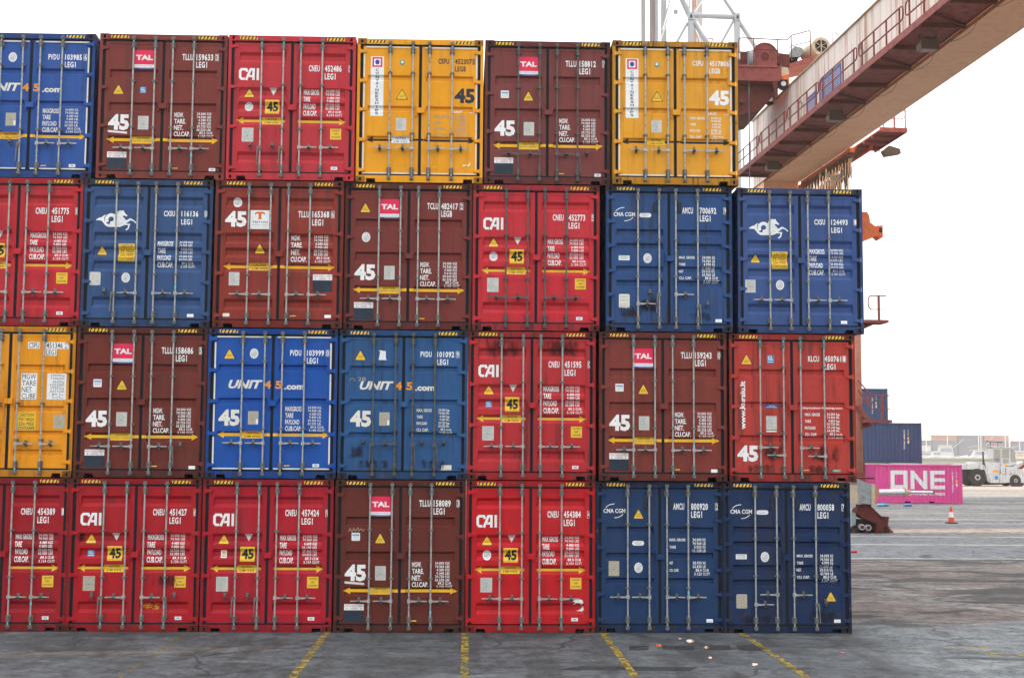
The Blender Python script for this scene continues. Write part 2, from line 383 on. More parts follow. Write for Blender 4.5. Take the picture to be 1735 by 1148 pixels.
XB = sorted(v for l in LEAF for v in (l[2]-.004, l[2], l[2]+.028, l[2]+.04, l[3]-.04, l[3]-.028, l[3], l[3]+.004))
def depth_fn(st):
    zp = zprof(st)
    def d(x, z):
        for x0, x1, pa, pb in LEAF:
            if pa <= x <= pb and .22 <= z <= 2.70: return DF+.008+interp(zp, z)*interp(xprof(pa, pb), x)
        return DF
    return d
def leaf_mesh(st, k, mat, trim):
    x0, x1, pa, pb = LEAF[k]; z0, z1 = .170, 2.752; y0 = DF; yb = DF+.05
    b = MB().use(mat)
    b.box(x0, pa, y0, yb, z0, z1); b.box(pb, x1, y0, yb, z0, z1)
    b.box(pa, pb, y0, yb, z0, .22); b.box(pa, pb, y0, yb, 2.70, z1)
    zp = zprof(st); xp = xprof(pa, pb)
    for (xa, fa), (xb, fb) in zip(xp, xp[1:]):
        for (za, ga), (zb, gb) in zip(zp, zp[1:]):
            y = DF+.008
            b.face([(xa, y+fa*ga, za), (xb, y+fb*ga, za), (xb, y+fb*gb, zb), (xa, y+fa*gb, zb)])
    if trim:
        b.use(M['aged']); s = -1 if k == 0 else 1
        xe = x0 if k == 0 else x1
        ox = sorted((xe-s*.008, xe-s*.036))
        for za, zb in ((.26, .80), (.90, 1.42), (1.52, 2.02), (2.12, 2.62)): b.box(ox[0], ox[1], y0-.003, y0+.01, za, zb)
        b.box(x0+.05, x1-.02, y0-.003, y0+.01, z1-.033, z1-.006); b.box(x0+.02, x1-.02, y0-.003, y0+.01, z0+.008, z0+.032)
    me = b.mesh('door', fix=False); return me
_hw = {}
def hw(key, fn):
    if key not in _hw: _hw[key] = fn()
    return _hw[key]
def rod_mesh(mat, guides):
    b = MB().use(mat); y = -.018
    b.tube([(0, y, .075), (0, y, 2.815)], .0165, 8)
    b.use(M['galv_dirty'] if mat is M['galv'] else mat)
    for z0, z1, e in ((2.60, 2.735, 1), (.175, .31, -1)):           # bearing brackets near the ends
        b.box(-.038, .038, DF-.008, DF+.002, z0, z1); b.box(-.030, .030, -.038, DF-.008, z0+.022, z0+.048); b.box(-.030, .030, -.038, DF-.008, z1-.048, z1-.022)
        b.tube([(0, y, z0+.01), (0, y, z1-.01)], .026, 8)
        for sx in (-.041, .033): b.box(sx, sx+.008, -.012, DF, z0+.012, z1-.012)
    for z0, z1 in ((2.765, 2.84), (.055, .13)):                     # cams and keepers on header and sill
        b.box(-.034, -.022, -.042, .012, z0, z1); b.box(.022, .034, -.042, .012, z0, z1); b.box(-.030, .030, -.050, -.030, z0+.015, z1-.02)
        b.tube([(0, y, z0-.006), (0, y, z1+.004)], .023, 6)
    for z in guides:
        b.box(-.042, .042, -.004, DF, z-.018, z+.018); b.box(-.025, .025, -.042, -.004, z-.018, z+.018)
        for sx in (-.034, .034): b.tube([(sx, -.012, z), (sx, -.002, z)], .010, 6)
    return b.mesh('locking_rod')
def handle_mesh(mat, s):
    b = MB().use(mat); y = -.022
    b.box(-.030, .030, -.052, .0, -.034, .034)
    b.bar((s*.02, -.040, .0), (s*.11, -.046, -.002), .016, .032)
    b.bar((s*.10, -.046, -.002), (s*.22, -.050, .004), .013, .030)
    b.bar((s*.21, -.050, .004), (s*.345, -.052, .0), .012, .022)
    return b.mesh('handle')
def hang_mesh(mat, s):
    b = MB().use(mat)
    b.box(-.030, .030, -.052, 0, -.03, .04)
    b.bar((s*.040, -.045, .03), (s*.046, -.050, -.12), .020, .030); b.bar((s*.046, -.05, -.11), (s*.058, -.055, -.35), .016, .022)
    return b.mesh('handle')
def catch_mesh(mat):
    b = MB().use(mat)
    b.box(-.020, .020, DF-.010, DF+.001, -.060, .060); b.box(-.026, .026, -.066, DF-.008, -.030, -.012); b.box(-.026, .026, -.066, -.058, -.030, .012)
    b.tube([(0, -.02, .035), (0, DF, .035)], .024, 8); b.tube([(0, -.02, -.048), (0, DF, -.048)], .018, 8)
    b.bar((.0, -.058, .03), (-.012, -.062, .068), .018, .014)
    return b.mesh('handle_catch')
def hinge_mesh(mat, s):
    b = MB().use(mat)
    xs = sorted((0, s*.155))
    b.prism([(0, -.030), (s*.10, -.030), (s*.155, -.018), (s*.155, .018), (s*.10, .030), (0, .030)], -.004, DF+.002)
    b.tube([(s*.030, .008, -.045), (s*.030, .008, .045)], .022, 8)
    return b.mesh('hinge')
def casting_mesh(mat):
    """corner block with its oval hole; origin at front lower left, .178 wide, .118 high"""
    b = MB().use(mat); w_, h_, d_ = .178, .118, .162; cx, cz = .089, .059
    inner = [(cx+.026*math.cos(a)*.95, cz+.040*math.sin(a)) for a in [2*math.pi*i/12+.2618 for i in range(12)]]
    def out(a):
        c, s = math.cos(a), math.sin(a); k = min((w_/2)/abs(c) if abs(c) > 1e-6 else 9, (h_/2)/abs(s) if abs(s) > 1e-6 else 9); return (cx+c*k, cz+s*k)
    angs = [2*math.pi*i/12+.2618 for i in range(12)]
    outer = [out(a) for a in angs]
    cor = math.atan2(h_, w_)
    for i in range(12):
        j = (i+1) % 12; a0, a1 = angs[i], angs[i]+2*math.pi/12; pts = [outer[i]]
        for c in (cor, math.pi-cor, math.pi+cor, 2*math.pi-cor, 2*math.pi+cor):
            if a0 < c < a1: pts.append(out(c))
        pts.append(outer[j])
        b.face([(inner[i][0], 0, inner[i][1])]+[(p[0], 0, p[1]) for p in pts]+[(inner[j][0], 0, inner[j][1])])
    for i in range(12):
        j = (i+1) % 12
        b.face([(inner[i][0], 0, inner[i][1]), (inner[j][0], 0, inner[j][1]), (inner[j][0], .03, inner[j][1]), (inner[i][0], .03, inner[i][1])])
    b.box(0, w_, 0, d_, 0, h_, skip='f')
    b.use(M['void']).face([(p[0], .029, p[1]) for p in inner])
    return b.mesh('corner_casting', fix=False)
def gasket_mesh():
    b = MB().use(M['rubber']); y0, y1 = DF-.008, DF+.04
    b.box(.0565, .1125, y0, y1, .165, 2.752); b.box(2.3875, 2.4435, y0, y1, .165, 2.752)
    b.box(1.2225, 1.2775, y0, y1, .165, 2.752)
    b.box(.0565, 2.4435, y0-.002, y1, 2.7525, 2.783); b.box(.0565, 2.4435, y0-.002, y1, .140, .1695)
    return b.mesh('door_gasket')
def side_mesh(mat, x, s, D, n=38):
    b = MB().use(mat); y0 = .17; st = (D-.34)/n
    for i in range(n):
        a = y0+i*st; q = [(a, 0), (a+st*.34, 0), (a+st*.5, .036), (a+st*.84, .036), (a+st, 0)]
        for (ya, da), (yb, db) in zip(q, q[1:]):
            b.face([(x-s*da, ya, .16), (x-s*db, yb, .16), (x-s*db, yb, H-.06), (x-s*da, ya, H-.06)])
    return b.mesh('side_wall', fix=False)
def frame_mesh(mat, D):
    b = MB().use(mat)
    for x0, x1 in ((0, .056), (2.444, 2.5)):
        b.box(x0, x1, 0, .12, .118, H-.118); b.box(x0, x1, D-.12, D, .118, H-.118)
        b.box(x0, x1, .162, D-.162, H-.075, H-.012); b.box(x0+.0, x1, .162, D-.162, .02, .16)
    b.box(.178, 2.322, .004, .12, 2.784, H-.006)                     # header
    b.prism([(.178, .139), (.178, .006), (.205, .006), (.205, .078), (.375, .078), (.39, .006), (2.11, .006), (2.125, .078), (2.295, .078), (2.295, .006), (2.322, .006), (2.322, .139)], .004, .12)   # sill with fork notches
    b.box(.0605, .178, .010, .12, .1185, .139); b.box(2.322, 2.4395, .010, .12, .1185, .139)
    b.box(.178, 2.322, D-.12, D, 2.784, H-.006); b.box(.178, 2.322, D-.12, D, .006, .139)
    b.box(.06, 2.44, D-.09, D-.03, .139, 2.784)                      # front bulkhead at the far end
    b.use(M['void']).box(.061, 2.439, DF+.075, DF+.11, .139, 2.784)
    b.box(.19, 2.31, .121, .14, .012, .139)
    b.box(.061, 2.439, .14, D-.15, .02, .13)
    return b.mesh('frame')
def roof_mesh(mat, D):
    b = MB().use(mat); n = 30; st = (D-.24)/n
    for i in range(n):
        a = .12+i*st; q = [(a, 0), (a+st*.4, 0), (a+st*.5, .018), (a+st*.9, .018), (a+st, 0)]
        for (ya, da), (yb, db) in zip(q, q[1:]): b.face([(.06, ya, H-.03-da), (2.44, ya, H-.03-da), (2.44, yb, H-.03-db), (.06, yb, H-.03-db)])
    return b.mesh('roof', fix=False)

def film(name, col, cut):
    n = NT(name); tc = n.t.nodes.new('ShaderNodeTexCoord'); sp = n.t.nodes.new('ShaderNodeSeparateXYZ'); n.t.links.new(tc.outputs['Generated'], sp.inputs[0])
    f = lambda v: n.ramp(n.math('ABSOLUTE', n.math('SUBTRACT', v, .5)), .12, .5, 1, 0)
    fall = n.math('MULTIPLY', f(sp.outputs[0]), f(sp.outputs[2])); nz = n.noise((7, 7, 3.0), 1, 5, .72, random.random()*30)
    n.put(n.b.inputs['Alpha'], n.math('MULTIPLY', n.ramp(n.math('ADD', n.math('MULTIPLY', fall, .34), nz), cut, cut+.24), .62)); return n.fin(col, .85)
M['film_dark'] = film('grime_film', (.022, .019, .016), .70); M['film_rust'] = film('rust_film', (.085, .040, .020), .72); M['film_soot'] = film('soot_film', (.030, .020, .018), .68)
# decals ------------------------------------------------------------------
def stripes(d, x0, x1, z0, z1, k=5):
    d.rect(x0, x1, z0, z1, 'sticker', 0); st = (x1-x0)/k
    for i in range(k):
        a = x0+i*st; d.poly([(a+.01, z0), (a+st*.5, z0), (min(a+st*.92, x1), z1), (a+st*.45, z1)], 'black', 1)
def triangle(d, x0, x1, z0, z1, outline=False):
    cx = (x0+x1)/2
    def rt(e, ly, m):
        P = [Vector((x0+e*1.2, z0+e*.7)), Vector((x1-e*1.2, z0+e*.7)), Vector((cx, z1-e*1.6))]; out = []
        for i in range(3):
            a, b, c = P[i-1], P[i], P[(i+1) % 3]; r = .022
            out += [b+(a-b).normalized()*r, b+(c-b).normalized()*r*.0+((a-b).normalized()+(c-b).normalized())*r*.22, b+(c-b).normalized()*r]
        d.poly([tuple(p) for p in out], m, ly)
    rt(0, 0, 'black'); rt(.014, 1, 'sticker')
    d.text('CAUTION', cx-.045, cx+.045, z0+.078, z0+.090, 'black', 2, .02); d.text('OVERHIGH', cx-.045, cx+.045, z0+.052, z0+.064, 'black', 2, .02)
def oval(d, cx, cz, rx=.082, rz=.098, dirty=False):
    d.ell(cx, cz, rx, rz, 'silver' if dirty else 'white'); d.ell(cx, cz, rx*.66, rz*.72, 'grey_text', 1); d.ell(cx, cz, rx*.56, rz*.63, 'white', 2)
    for i, a in enumerate((-.25, .0, .25)): d.stroke([(cx+rx*(a-.08), cz-rz*.42), (cx+rx*(a+.10), cz+rz*.42)], rx*.11, 'grey_text', 3)
    d.stroke([(cx-rx*.35, cz-rz*.1), (cx, cz-rz*.45), (cx+rx*.35, cz-.0)], rx*.1, 'grey_text', 3)
    for k in range(14):
        a = 2*math.pi*k/14; d.ell(cx+rx*.82*math.cos(a), cz+rz*.85*math.sin(a), rx*.06, rz*.05, 'grey_text', 1, 6)
def plate(d, x0, x1, z0, z1, mat='plate'):
    d.rect(x0, x1, z0, z1, mat); w_, h_ = x1-x0, z1-z0
    for i in range(9):
        z = z1-h_*(.09+.094*i); rnd = random.random()
        d.rect(x0+w_*.12, x0+w_*(.5+.4*rnd), z-.004, z+.003, 'grey_text', 1)
    d.rect(x0+w_*.46, x0+w_*.54, z0+h_*.42, z0+h_*.47, 'black', 2)
def caution_arrow(d, z, x0, x1, gap, px0, px1, mat='yellow', pmat='sticker', th=.052, lines=('CAUTION', '2.5M WIDE')):
    hl, hh = .115, .058
    d.poly([(x0, z), (x0+hl, z-hh), (x0+hl-.008, z-th/2), (gap[0], z-th/2), (gap[0], z+th/2), (x0+hl-.008, z+th/2), (x0+hl, z+hh)], mat)
    d.poly([(x1, z), (x1-hl, z+hh), (x1-hl+.008, z+th/2), (gap[1], z+th/2), (gap[1], z-th/2), (x1-hl+.008, z-th/2), (x1-hl, z-hh)], mat)
    d.rect(px0, px1, z-.072, z+.068, pmat, 1)
    w_ = px1-px0
    d.text(lines[0], px0+w_*.2, px1-w_*.2, z+.012, z+.056, 'black', 2, .012); d.text(lines[1], px0+w_*.12, px1-w_*.12, z-.056, z-.014, 'black', 2, .012)
def weights(d, xl, xr, ztop, pitch, names, vals, xn, cell, mat='white', hl=.096, hn=.049, bold=.026):
    for i, s in enumerate(names):
        z = ztop-i*pitch; wl = (xr-xl)*{0: 1}.get(i, min(1, len(s)/len(names[0]))) if len(names[0]) > 5 else (xr-xl)*len(s)/max(map(len, names))
        d.text(s, xl, xl+wl, z-hl, z, mat, 0, bold)
        for j in (0, 1):
            v, u = vals[2*i+j]; zz = z+.004-j*(hn+.016)
            e = xn+cell*7
            d.text(v, e-cell*len(v), e, zz-hn, zz, mat, 0, .022, 0, 1.1); d.text(u, e+cell*.9, e+cell*(.9+len(u)*.95), zz-hn, zz, mat, 0, .022, 0, 1.1)
def cai_logo(d, x0, x1, z0, z1):
    k = (z1-z0); sx = (x1-x0)/1.74; q = lambda P: [(x0+x*sx, z0+z*k) for x, z in P]; wd = .20*k
    d.stroke(q([(.72, .70), (.62, .90), (.22, .90), (.10, .76), (.10, .24), (.22, .10), (.50, .10)]), wd, 'white')
    d.stroke(q([(.62, .0), (1.0, .90), (1.26, .90)]), wd, 'white', 1); d.stroke(q([(1.26, 1.0), (1.26, 0)]), wd, 'white', 2)
    d.stroke(q([(.88, .33), (1.26, .33)]), wd*.9, 'white', 3); d.stroke(q([(1.63, 0), (1.63, 1)]), wd, 'white')
def horse(d, x0, x1, z0, z1):
    k = (x1-x0)/1395.0
    q = lambda P: [(x0+(x-165)*k, z1-(y-200)*k) for x, y in P]
    # coiled tail
    d.poly(q([(165, 535), (285, 455), (340, 455), (400, 400), (510, 350), (470, 400), (445, 470), (450, 540), (480, 620), (540, 670), (640, 695), (640, 785), (560, 770), (480, 720), (420, 640), (350, 565), (270, 555), (170, 555)]), 'white')
    ring = []
    for i in range(22):
        a = R(215-i*15.5); r = 172-2.2*i; ring.append((690+r*math.cos(a)*.98, 520-r*math.sin(a)))
    d.stroke(q(ring), 118*k, 'white', 1)
    d.stroke(q([(640, 740), (740, 735), (830, 690), (880, 610), (890, 520)]), 92*k, 'white', 2)
    # body, neck and head
    d.poly(q([(820, 400), (840, 320), (900, 235), (980, 205), (1050, 215), (1095, 200), (1120, 250), (1160, 310), (1235, 380), (1215, 415), (1175, 405), (1150, 380), (1080, 395), (1060, 385), (1080, 430), (1140, 480), (1180, 545), (1240, 530), (1320, 475), (1370, 490), (1480, 550), (1560, 630), (1530, 650), (1490, 630), (1475, 590), (1345, 540), (1240, 625), (1160, 680), (1110, 730), (1000, 775), (880, 785), (760, 780), (640, 785), (640, 740), (780, 700), (840, 560)]), 'white', 3)
    d.stroke(q([(1140, 690), (1310, 690), (1270, 830), (1195, 885)]), 46*k, 'white', 4)
    d.stroke(q([(970, 430), (1010, 490), (1100, 535), (1180, 585)]), 10*k, 'grey_text', 5); d.stroke(q([(920, 730), (1000, 670), (1045, 600), (1110, 680)]), 10*k, 'grey_text', 5)
    d.stroke(q([(905, 310), (930, 270), (985, 240)]), 10*k, 'grey_text', 5)
def gl(d, x0, x1, z0, z1, serif=False):
    d.rect(x0, x1, z0, z1, 'sky_blue'); w_, h_ = x1-x0, z1-z0
    d.text('GL', x0+w_*.12, x1-w_*.12, z0+h_*.36, z1-h_*.12, 'white', 1, .02); d.rect(x0+w_*.1, x1-w_*.1, z0+h_*.12, z0+h_*.2, 'silver', 1)
def affix(d, x0, x1, zt):
    d.rect(x0, x1, zt-.115, zt, 'white'); d.rect(x0, x1, zt-.34, zt-.117, 'navy')
    d.text('AFFIX CARGO LABELS', x0+.015, x1-.015, zt-.050, zt-.018, 'red_text', 1, .008); d.text('HERE', x0+.12, x1-.12, zt-.100, zt-.066, 'red_text', 1, .01)
    for xx in (x0+.055, x1-.055):
        d.stroke([(xx, zt-.064), (xx, zt-.090)], .012, 'red_text', 1); d.poly([(xx-.014, zt-.086), (xx, zt-.104), (xx+.014, zt-.086)], 'red_text', 2)
def small_label(d, x0, x1, z0, z1, m='white'):
    d.rrect(x0, x1, z0, z1, .012, m); h_ = z1-z0
    d.rect(x0+.012, x1-.012, z0+h_*.66, z0+h_*.82, 'sky_blue', 1)
    for k in (.2, .38, .52): d.rect(x0+.02, x1-.02, z0+h_*k, z0+h_*(k+.05), 'grey_text', 1)
def maker(d, x, z, t=True):
    d.rect(x, x+.125, z, z+.062, 'white')
    if t: d.text('CIMC', x+.024, x+.101, z+.016, z+.046, 'sky_blue', 1, .03, .2)
def tal(d, x0, x1, z0, z1):
    h_ = z1-z0; w_ = x1-x0
    d.rect(x0, x1, z0+h_*.235, z1, 'pink'); d.rect(x0, x1, z0+h_*.07, z0+h_*.233, 'white'); d.rect(x0, x1, z0, z0+h_*.068, 'royal')
    d.text('TAL', x0+w_*.07, x1-w_*.07, z0+h_*.47, z0+h_*.74, 'white', 1, .045)
    d.text('INTERNATIONAL', x0+w_*.06, x1-w_*.05, z0+h_*.12, z0+h_*.19, 'grey_text', 1, .01, 0, 1.3)
    d.text('www.talinternational.com', x0+w_*.25, x1-w_*.06, z0+h_*.022, z0+h_*.048, 'white', 1, .01)

# ------------------------------------------------------------------ one container from its parts
RODS = {'tal': (.667, 1.09, 1.437, 1.848), 'cai': (.655, 1.08, 1.423, 1.846), 'unit': (.67, 1.096, 1.435, 1.862), 'ships': (.65, 1.10, 1.43, 1.88),
        'ships4': (.65, 1.08, 1.43, 1.90), 'horse': (.637, 1.05, 1.40, 1.82), 'cma4': (.63, 1.05, 1.38, 1.815), 'cma3': (.62, 1.04, 1.385, 1.80), 'kur': (.612, 1.075, 1.415, 1.88)}
GUIDES = {'tal': (1.945, 1.02), 'cai': (1.90, 1.024), 'unit': (2.25, .957), 'ships': (2.206, .984), 'ships4': (1.41, .71), 'horse': (1.884, 1.026),
          'cma4': (1.815, 1.09), 'cma3': (2.07, .85), 'kur': (2.24, .94)}
HINGES = {'tal': (2.61, 1.82, 1.05, .274), 'cai': (2.67, 1.856, 1.06, .24), 'unit': (2.69, 2.08, 1.48, .86, .257), 'ships': (2.634, 2.04, 1.46, .853, .244),
          'ships4': (2.60, 2.03, 1.46, .88, .29), 'horse': (2.667, 2.07, 1.47, .877, .262), 'cma4': (2.656, 2.18, 1.70, 1.20, .73, .244), 'cma3': (2.656, 2.14, 1.62, 1.20, .73, .244), 'kur': (2.66, 2.06, 1.46, .85, .23)}
HZ = {'tal': .60, 'cai': .65, 'unit': .68, 'ships': .68, 'ships4': .635, 'horse': .656, 'cma4': .66, 'cma3': .68, 'kur': .60}
DEPTH = 13.7
KP = .86             # paint reflectance against its brightness in daylight
_roofm = {}
def container(x, y, tier, st, rgb, label, marks, group, grime=.3, cast=.45, rod='galv', trim=False, hang=(), handles=None, tape=None, stripe_gap=0.0, yaw=0.0, lock=1.45, stains=()):
    z = (tier-1)*(H+G)
    root = empty('shipping_container', (x, y, z), yaw)
    tag(root, label, 'container', group)
    col = lin(rgb); col = tuple(min(.9, v*KP) for v in (col[0], col[1]*(1.01 if col[2] > col[0] else 1), col[2]*(.84 if col[2] > col[0] else 1)))
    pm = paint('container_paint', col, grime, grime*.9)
    dk = tuple(v*cast*.95 for v in col)
    cm = worn('corner_block_paint', tuple(.5*a+.5*b for a, b in zip(dk, (.030, .022, .018))) if cast < .85 else tuple(v*1.3 for v in dk), .45, 10, .65, 0, .7, (.035, .020, .012))
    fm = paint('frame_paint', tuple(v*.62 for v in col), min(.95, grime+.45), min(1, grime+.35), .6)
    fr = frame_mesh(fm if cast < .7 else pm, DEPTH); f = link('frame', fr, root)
    d = Dec(); stripes(d, .215, .565, 2.805, 2.862); d.build('hazard_stripe', f, None, ((), ()), -.001)
    d = Dec(); stripes(d, 1.93, 2.28, 2.805, 2.862); d.build('hazard_stripe', f, None, ((), ()), -.001)
    link('door_gasket', hw('gasket', gasket_mesh), root)
    cme = casting_mesh(cm)
    for cx, cz in ((0, 0), (W-.178, 0), (0, H-.118), (W-.178, H-.118)): link('corner_casting', cme, root, (cx, -.004, cz))
    for cx, cz in ((0, 0), (W-.178, 0), (0, H-.118), (W-.178, H-.118)):
        o = link('corner_casting', cme, root, (cx+.178, DEPTH+.004, cz)); o.rotation_euler = (0, 0, math.pi)
    link('side_wall', side_mesh(pm, .024, -1, DEPTH), root); link('side_wall', side_mesh(pm, W-.024, 1, DEPTH), root)
    link('roof', roof_mesh(pm, DEPTH), root)
    gm = M[rod]; gd2 = M['galv_dirty'] if rod == 'galv' else gm
    rods = RODS[st]; dep = depth_fn(st); brk = (XB, [p[0] for p in zprof(st)])
    doors = []
    for k in (0, 1):
        dr = link('door', leaf_mesh(st, k, pm, trim), root); doors.append(dr)
        for i in (0, 1):
            n = 2*k+i; rx = rods[n]; sdir = -1 if k == 0 else 1; hz = HZ[st]
            if handles: sdir, hz = handles[n][:2]
            link('locking_rod', hw(('rod', rod, st), lambda: rod_mesh(gm, GUIDES[st])), dr, (rx, 0, 0))
            if n in hang:
                link('handle', hw(('hang', rod, sdir), lambda: hang_mesh(gd2, sdir)), dr, (rx, 0, hz-.02))
            else:
                link('handle', hw(('handle', rod, sdir), lambda: handle_mesh(gm, sdir)), dr, (rx, 0, hz))
            link('handle_catch', hw(('catch', rod), lambda: catch_mesh(gd2)), dr, (rx+sdir*.185, 0, hz+(.03 if n in hang else .008)))
            if tape and n == tape[0]:
                b = MB().use(M['tape']); b.tube([(rx, -.018, tape[1]), (rx, -.018, tape[1]+.055)], .0195, 8, False); b.build('tape', dr, fix=False)
        hx, s = ((.022, 1), (2.478, -1))[k]
        hm = hinge_mesh(pm, s)
        for hz in HINGES[st]: link('hinge', hm, dr, (hx, 0, hz))
    b = MB().use(pm)                                                   # customs lock box across the two leaves
    b.box(1.19, 1.335, -.022, DF-.001, lock-.052, lock+.052); b.box(1.165, 1.19, -.010, DF-.002, lock-.115, lock-.06); b.box(1.165, 1.19, -.010, DF-.002, lock+.06, lock+.115); b.box(1.172, 1.184, -.008, DF-.002, lock-.06, lock+.06)
    b.build('lock_box', doors[1], bevel=0)
    def put(k, name, fn, *a, ma=None, **kw):
        dd = Dec(); fn(dd, *a, **kw); return dd.build(name, doors[k], dep, brk, .003, ma)
    marks(put)
    for k_, m_, x0_, x1_, z0_, z1_ in stains: put(k_, 'grime_stain', lambda d: d.rect(x0_, x1_, z0_, z1_, m_, 8))
    return root

V = lambda *a: [tuple(s.split()) for s in a]
VT = V('34.000 KGS', '74.960 LBS', '4.280 KGS', '9.440 LBS', '29.720 KGS', '65.520 LBS', '89.2 CU.M', '3.150 CU.FT')
VT2 = V('34.000 KGS', '74.960 LBS', '4.360 KGS', '9.610 LBS', '29.640 KGS', '65.350 LBS', '89.2 CU.M', '3.150 CU.FT')
VC = V('34.000 KGS', '74.960 LBS', '4.480 KGS', '9.880 LBS', '29.520 KGS', '65.080 LBS', '89.3 CU.M', '3.154 CU.FT')
VC2 = V('34.000 KGS', '74.960 LBS', '4.600 KGS', '10.140 LBS', '29.400 KGS', '64.820 LBS', '89.3 CU.M', '3.154 CU.FT')
VU = V('34.000 KG.', '74.960 LB.', '4.280 KG.', '9.440 LB.', '29.720 KG.', '65.520 LB.', '89.0 CU.M.', '3.144 CU.FT.')
VU2 = V('34.000 kg.', '74.960 lb.', '4.280 kg.', '9.440 lb.', '29.720 kg.', '65.520 lb.', '89.2 cu.m.', '3.153 cu.ft.')
VS = V('34.000 kg.', '74.960 lb.', '4.320 kg.', '9.520 lb.', '29.680 kg.', '65.440 lb.', '89.0 cu.m.', '3.145 cu.ft.')
VH = V('34.000 KGS.', '74.960 LBS.', '4.560 KGS.', '10.050 LBS.', '29.440 KGS.', '64.910 LBS.', '89.2 CU.M.', '3.149 CU.FT.')
VM = V('34.000 KG', '74.960 LB', '4.990 KG', '11.000 LB', '29.010 KG', '63.960 LB', '88.0 CU.M', '3.107 CU.FT')
VM2 = V('34.000 KG', '74.960 LB', '5.050 KG', '11.130 LB', '28.950 KG', '63.830 LB', '88.4 CU.M', '3.123 CU.FT')
VK = V('34.000 kg.', '74.960 lb.', '4.860 kg.', '10.720 lb.', '29.140 kg.', '64.240 lb.', '89.2 cu.m.', '3.153 cu.ft.')
VY = V('34000 kg', '74960 lb', '4650 kg', '10250 lb', '29350 kg', '64710 lb', '89.3 cu.m.', '3153 cu.ft.')
def serial(d, own, num, chk, code, xo, xn, xc, z, z2, h=.124, mat='white', bold=.030):
    d.text(own, xo, xo+.216, z-h, z, mat, 0, bold, 0, 1.12); d.text(num, xn, xn+.330, z-h, z, mat, 0, bold, 0, 1.12)
    d.text(chk, xc+.014, xc+.056, z-h+.008, z-.006, mat, 0, .02)
    for a, b_, c, e in ((xc, xc+.006, z-h-.008, z+.008), (xc+.062, xc+.068, z-h-.008, z+.008), (xc, xc+.068, z-h-.008, z-h-.002), (xc, xc+.068, z+.002, z+.008)): d.rect(a, b_, c, e, mat)
    d.text(code, xn, xn+.214, z2-h, z2, mat, 0, bold, 0, 1.12)
def big45(d, x0, x1, z0, z1, m='white'): d.text('45', x0, x1, z0, z1, m, 0, .045)
def plate45(d, x0, x1, z0, z1): d.rect(x0, x1, z0, z1, 'sticker'); d.text('45', x0+.03, x1-.025, z0+.045, z1-.04, 'black', 1, .04)
def high_plate(d, x0, x1, z0, z1):
    d.rect(x0, x1, z0, z1, 'sticker'); h_ = z1-z0
    for i, (t, e) in enumerate((('CAUTION', .02), ('HIGH', .06), ('CONTAINER', .01))): d.text(t, x0+e+.012, x1-e-.012, z1-h_*(.26+.30*i), z1-h_*(.10+.30*i), 'black', 1, .008)
def high4(d, x0, x1, z0, z1):
    d.rect(x0, x1, z0, z1, 'sticker'); h_ = z1-z0
    for i, (t, e) in enumerate((('CAUTION', .03), ("9'6\" HIGH", .02), ('2.5m WIDE', .02), ('CONTAINER', .0))): d.text(t, x0+e+.012, x1-e-.012, z1-h_*(.235+.238*i), z1-h_*(.06+.238*i), 'black', 1, .008)

def m_tal(own, num, chk, code='LEG1', xc=2.33, sticker='right', vals=VT, mk_=True, maker_=True, xc_dx=0, bar=False, scrawl=False):
    def f(p):
        p(0, 'logo_panel', tal, .676, 1.06, 2.20, 2.58)
        p(1, 'serial_number', serial, own, num, chk, code, 1.61, 1.885, xc, 2.515, 2.365)
        if sticker == 'left':
            p(0, 'warning_sticker', triangle, .26, .50, 1.68, 1.90); p(0, 'inspection_sticker', gl, .80, .92, 1.715, 1.84)
        elif sticker == 'top':
            p(0, 'warning_sticker', triangle, .275, .51, 2.305, 2.52); p(0, 'inspection_sticker', oval, .415, 1.82)
        else:
            p(0, 'warning_sticker', triangle, .75, .985, 1.68, 1.90); p(0, 'inspection_sticker', small_label, .32, .48, 1.735, 1.885)
        p(0, 'size_number', big45, .20, .61, .97, 1.28); p(0, 'data_plate', plate, .78, .985, .985, 1.255)
        p(1, 'weight_table', weights, 1.485, 1.80, 1.335, .127, ('MGW.', 'TARE.', 'NET.', 'CU.CAP.'), vals, 1.90, .0285)
        p(0, 'caution_arrow', arrow_half, 0, .785, .175, 2.355, 'tal'); p(1, 'caution_arrow', arrow_half, 1, .785, .175, 2.355, 'tal')
        p(0, 'cargo_label_panel', affix, .20, .575, .535)
        p(1, 'paint_mark', lambda d: d.stroke([(1.46, .205), (1.475, .222), (1.58, .222)], .018, 'yellow'))
        if maker_: p(1, 'maker_label', maker, 2.19, .17, mk_)
        if bar: p(0, 'tape_strip', lambda d: d.poly([(.20, .925), (.575, .895), (.575, .935), (.20, .965)], 'silver'))
        if scrawl: p(0, 'chalk_scrawl', lambda d: d.stroke([(.26, 1.91), (.29, 1.97), (.32, 1.90), (.36, 1.97), (.39, 1.92), (.44, 1.98), (.45, 1.92), (.50, 1.96), (.53, 1.93), (.57, 1.95)], .008, 'ext'))
    return f
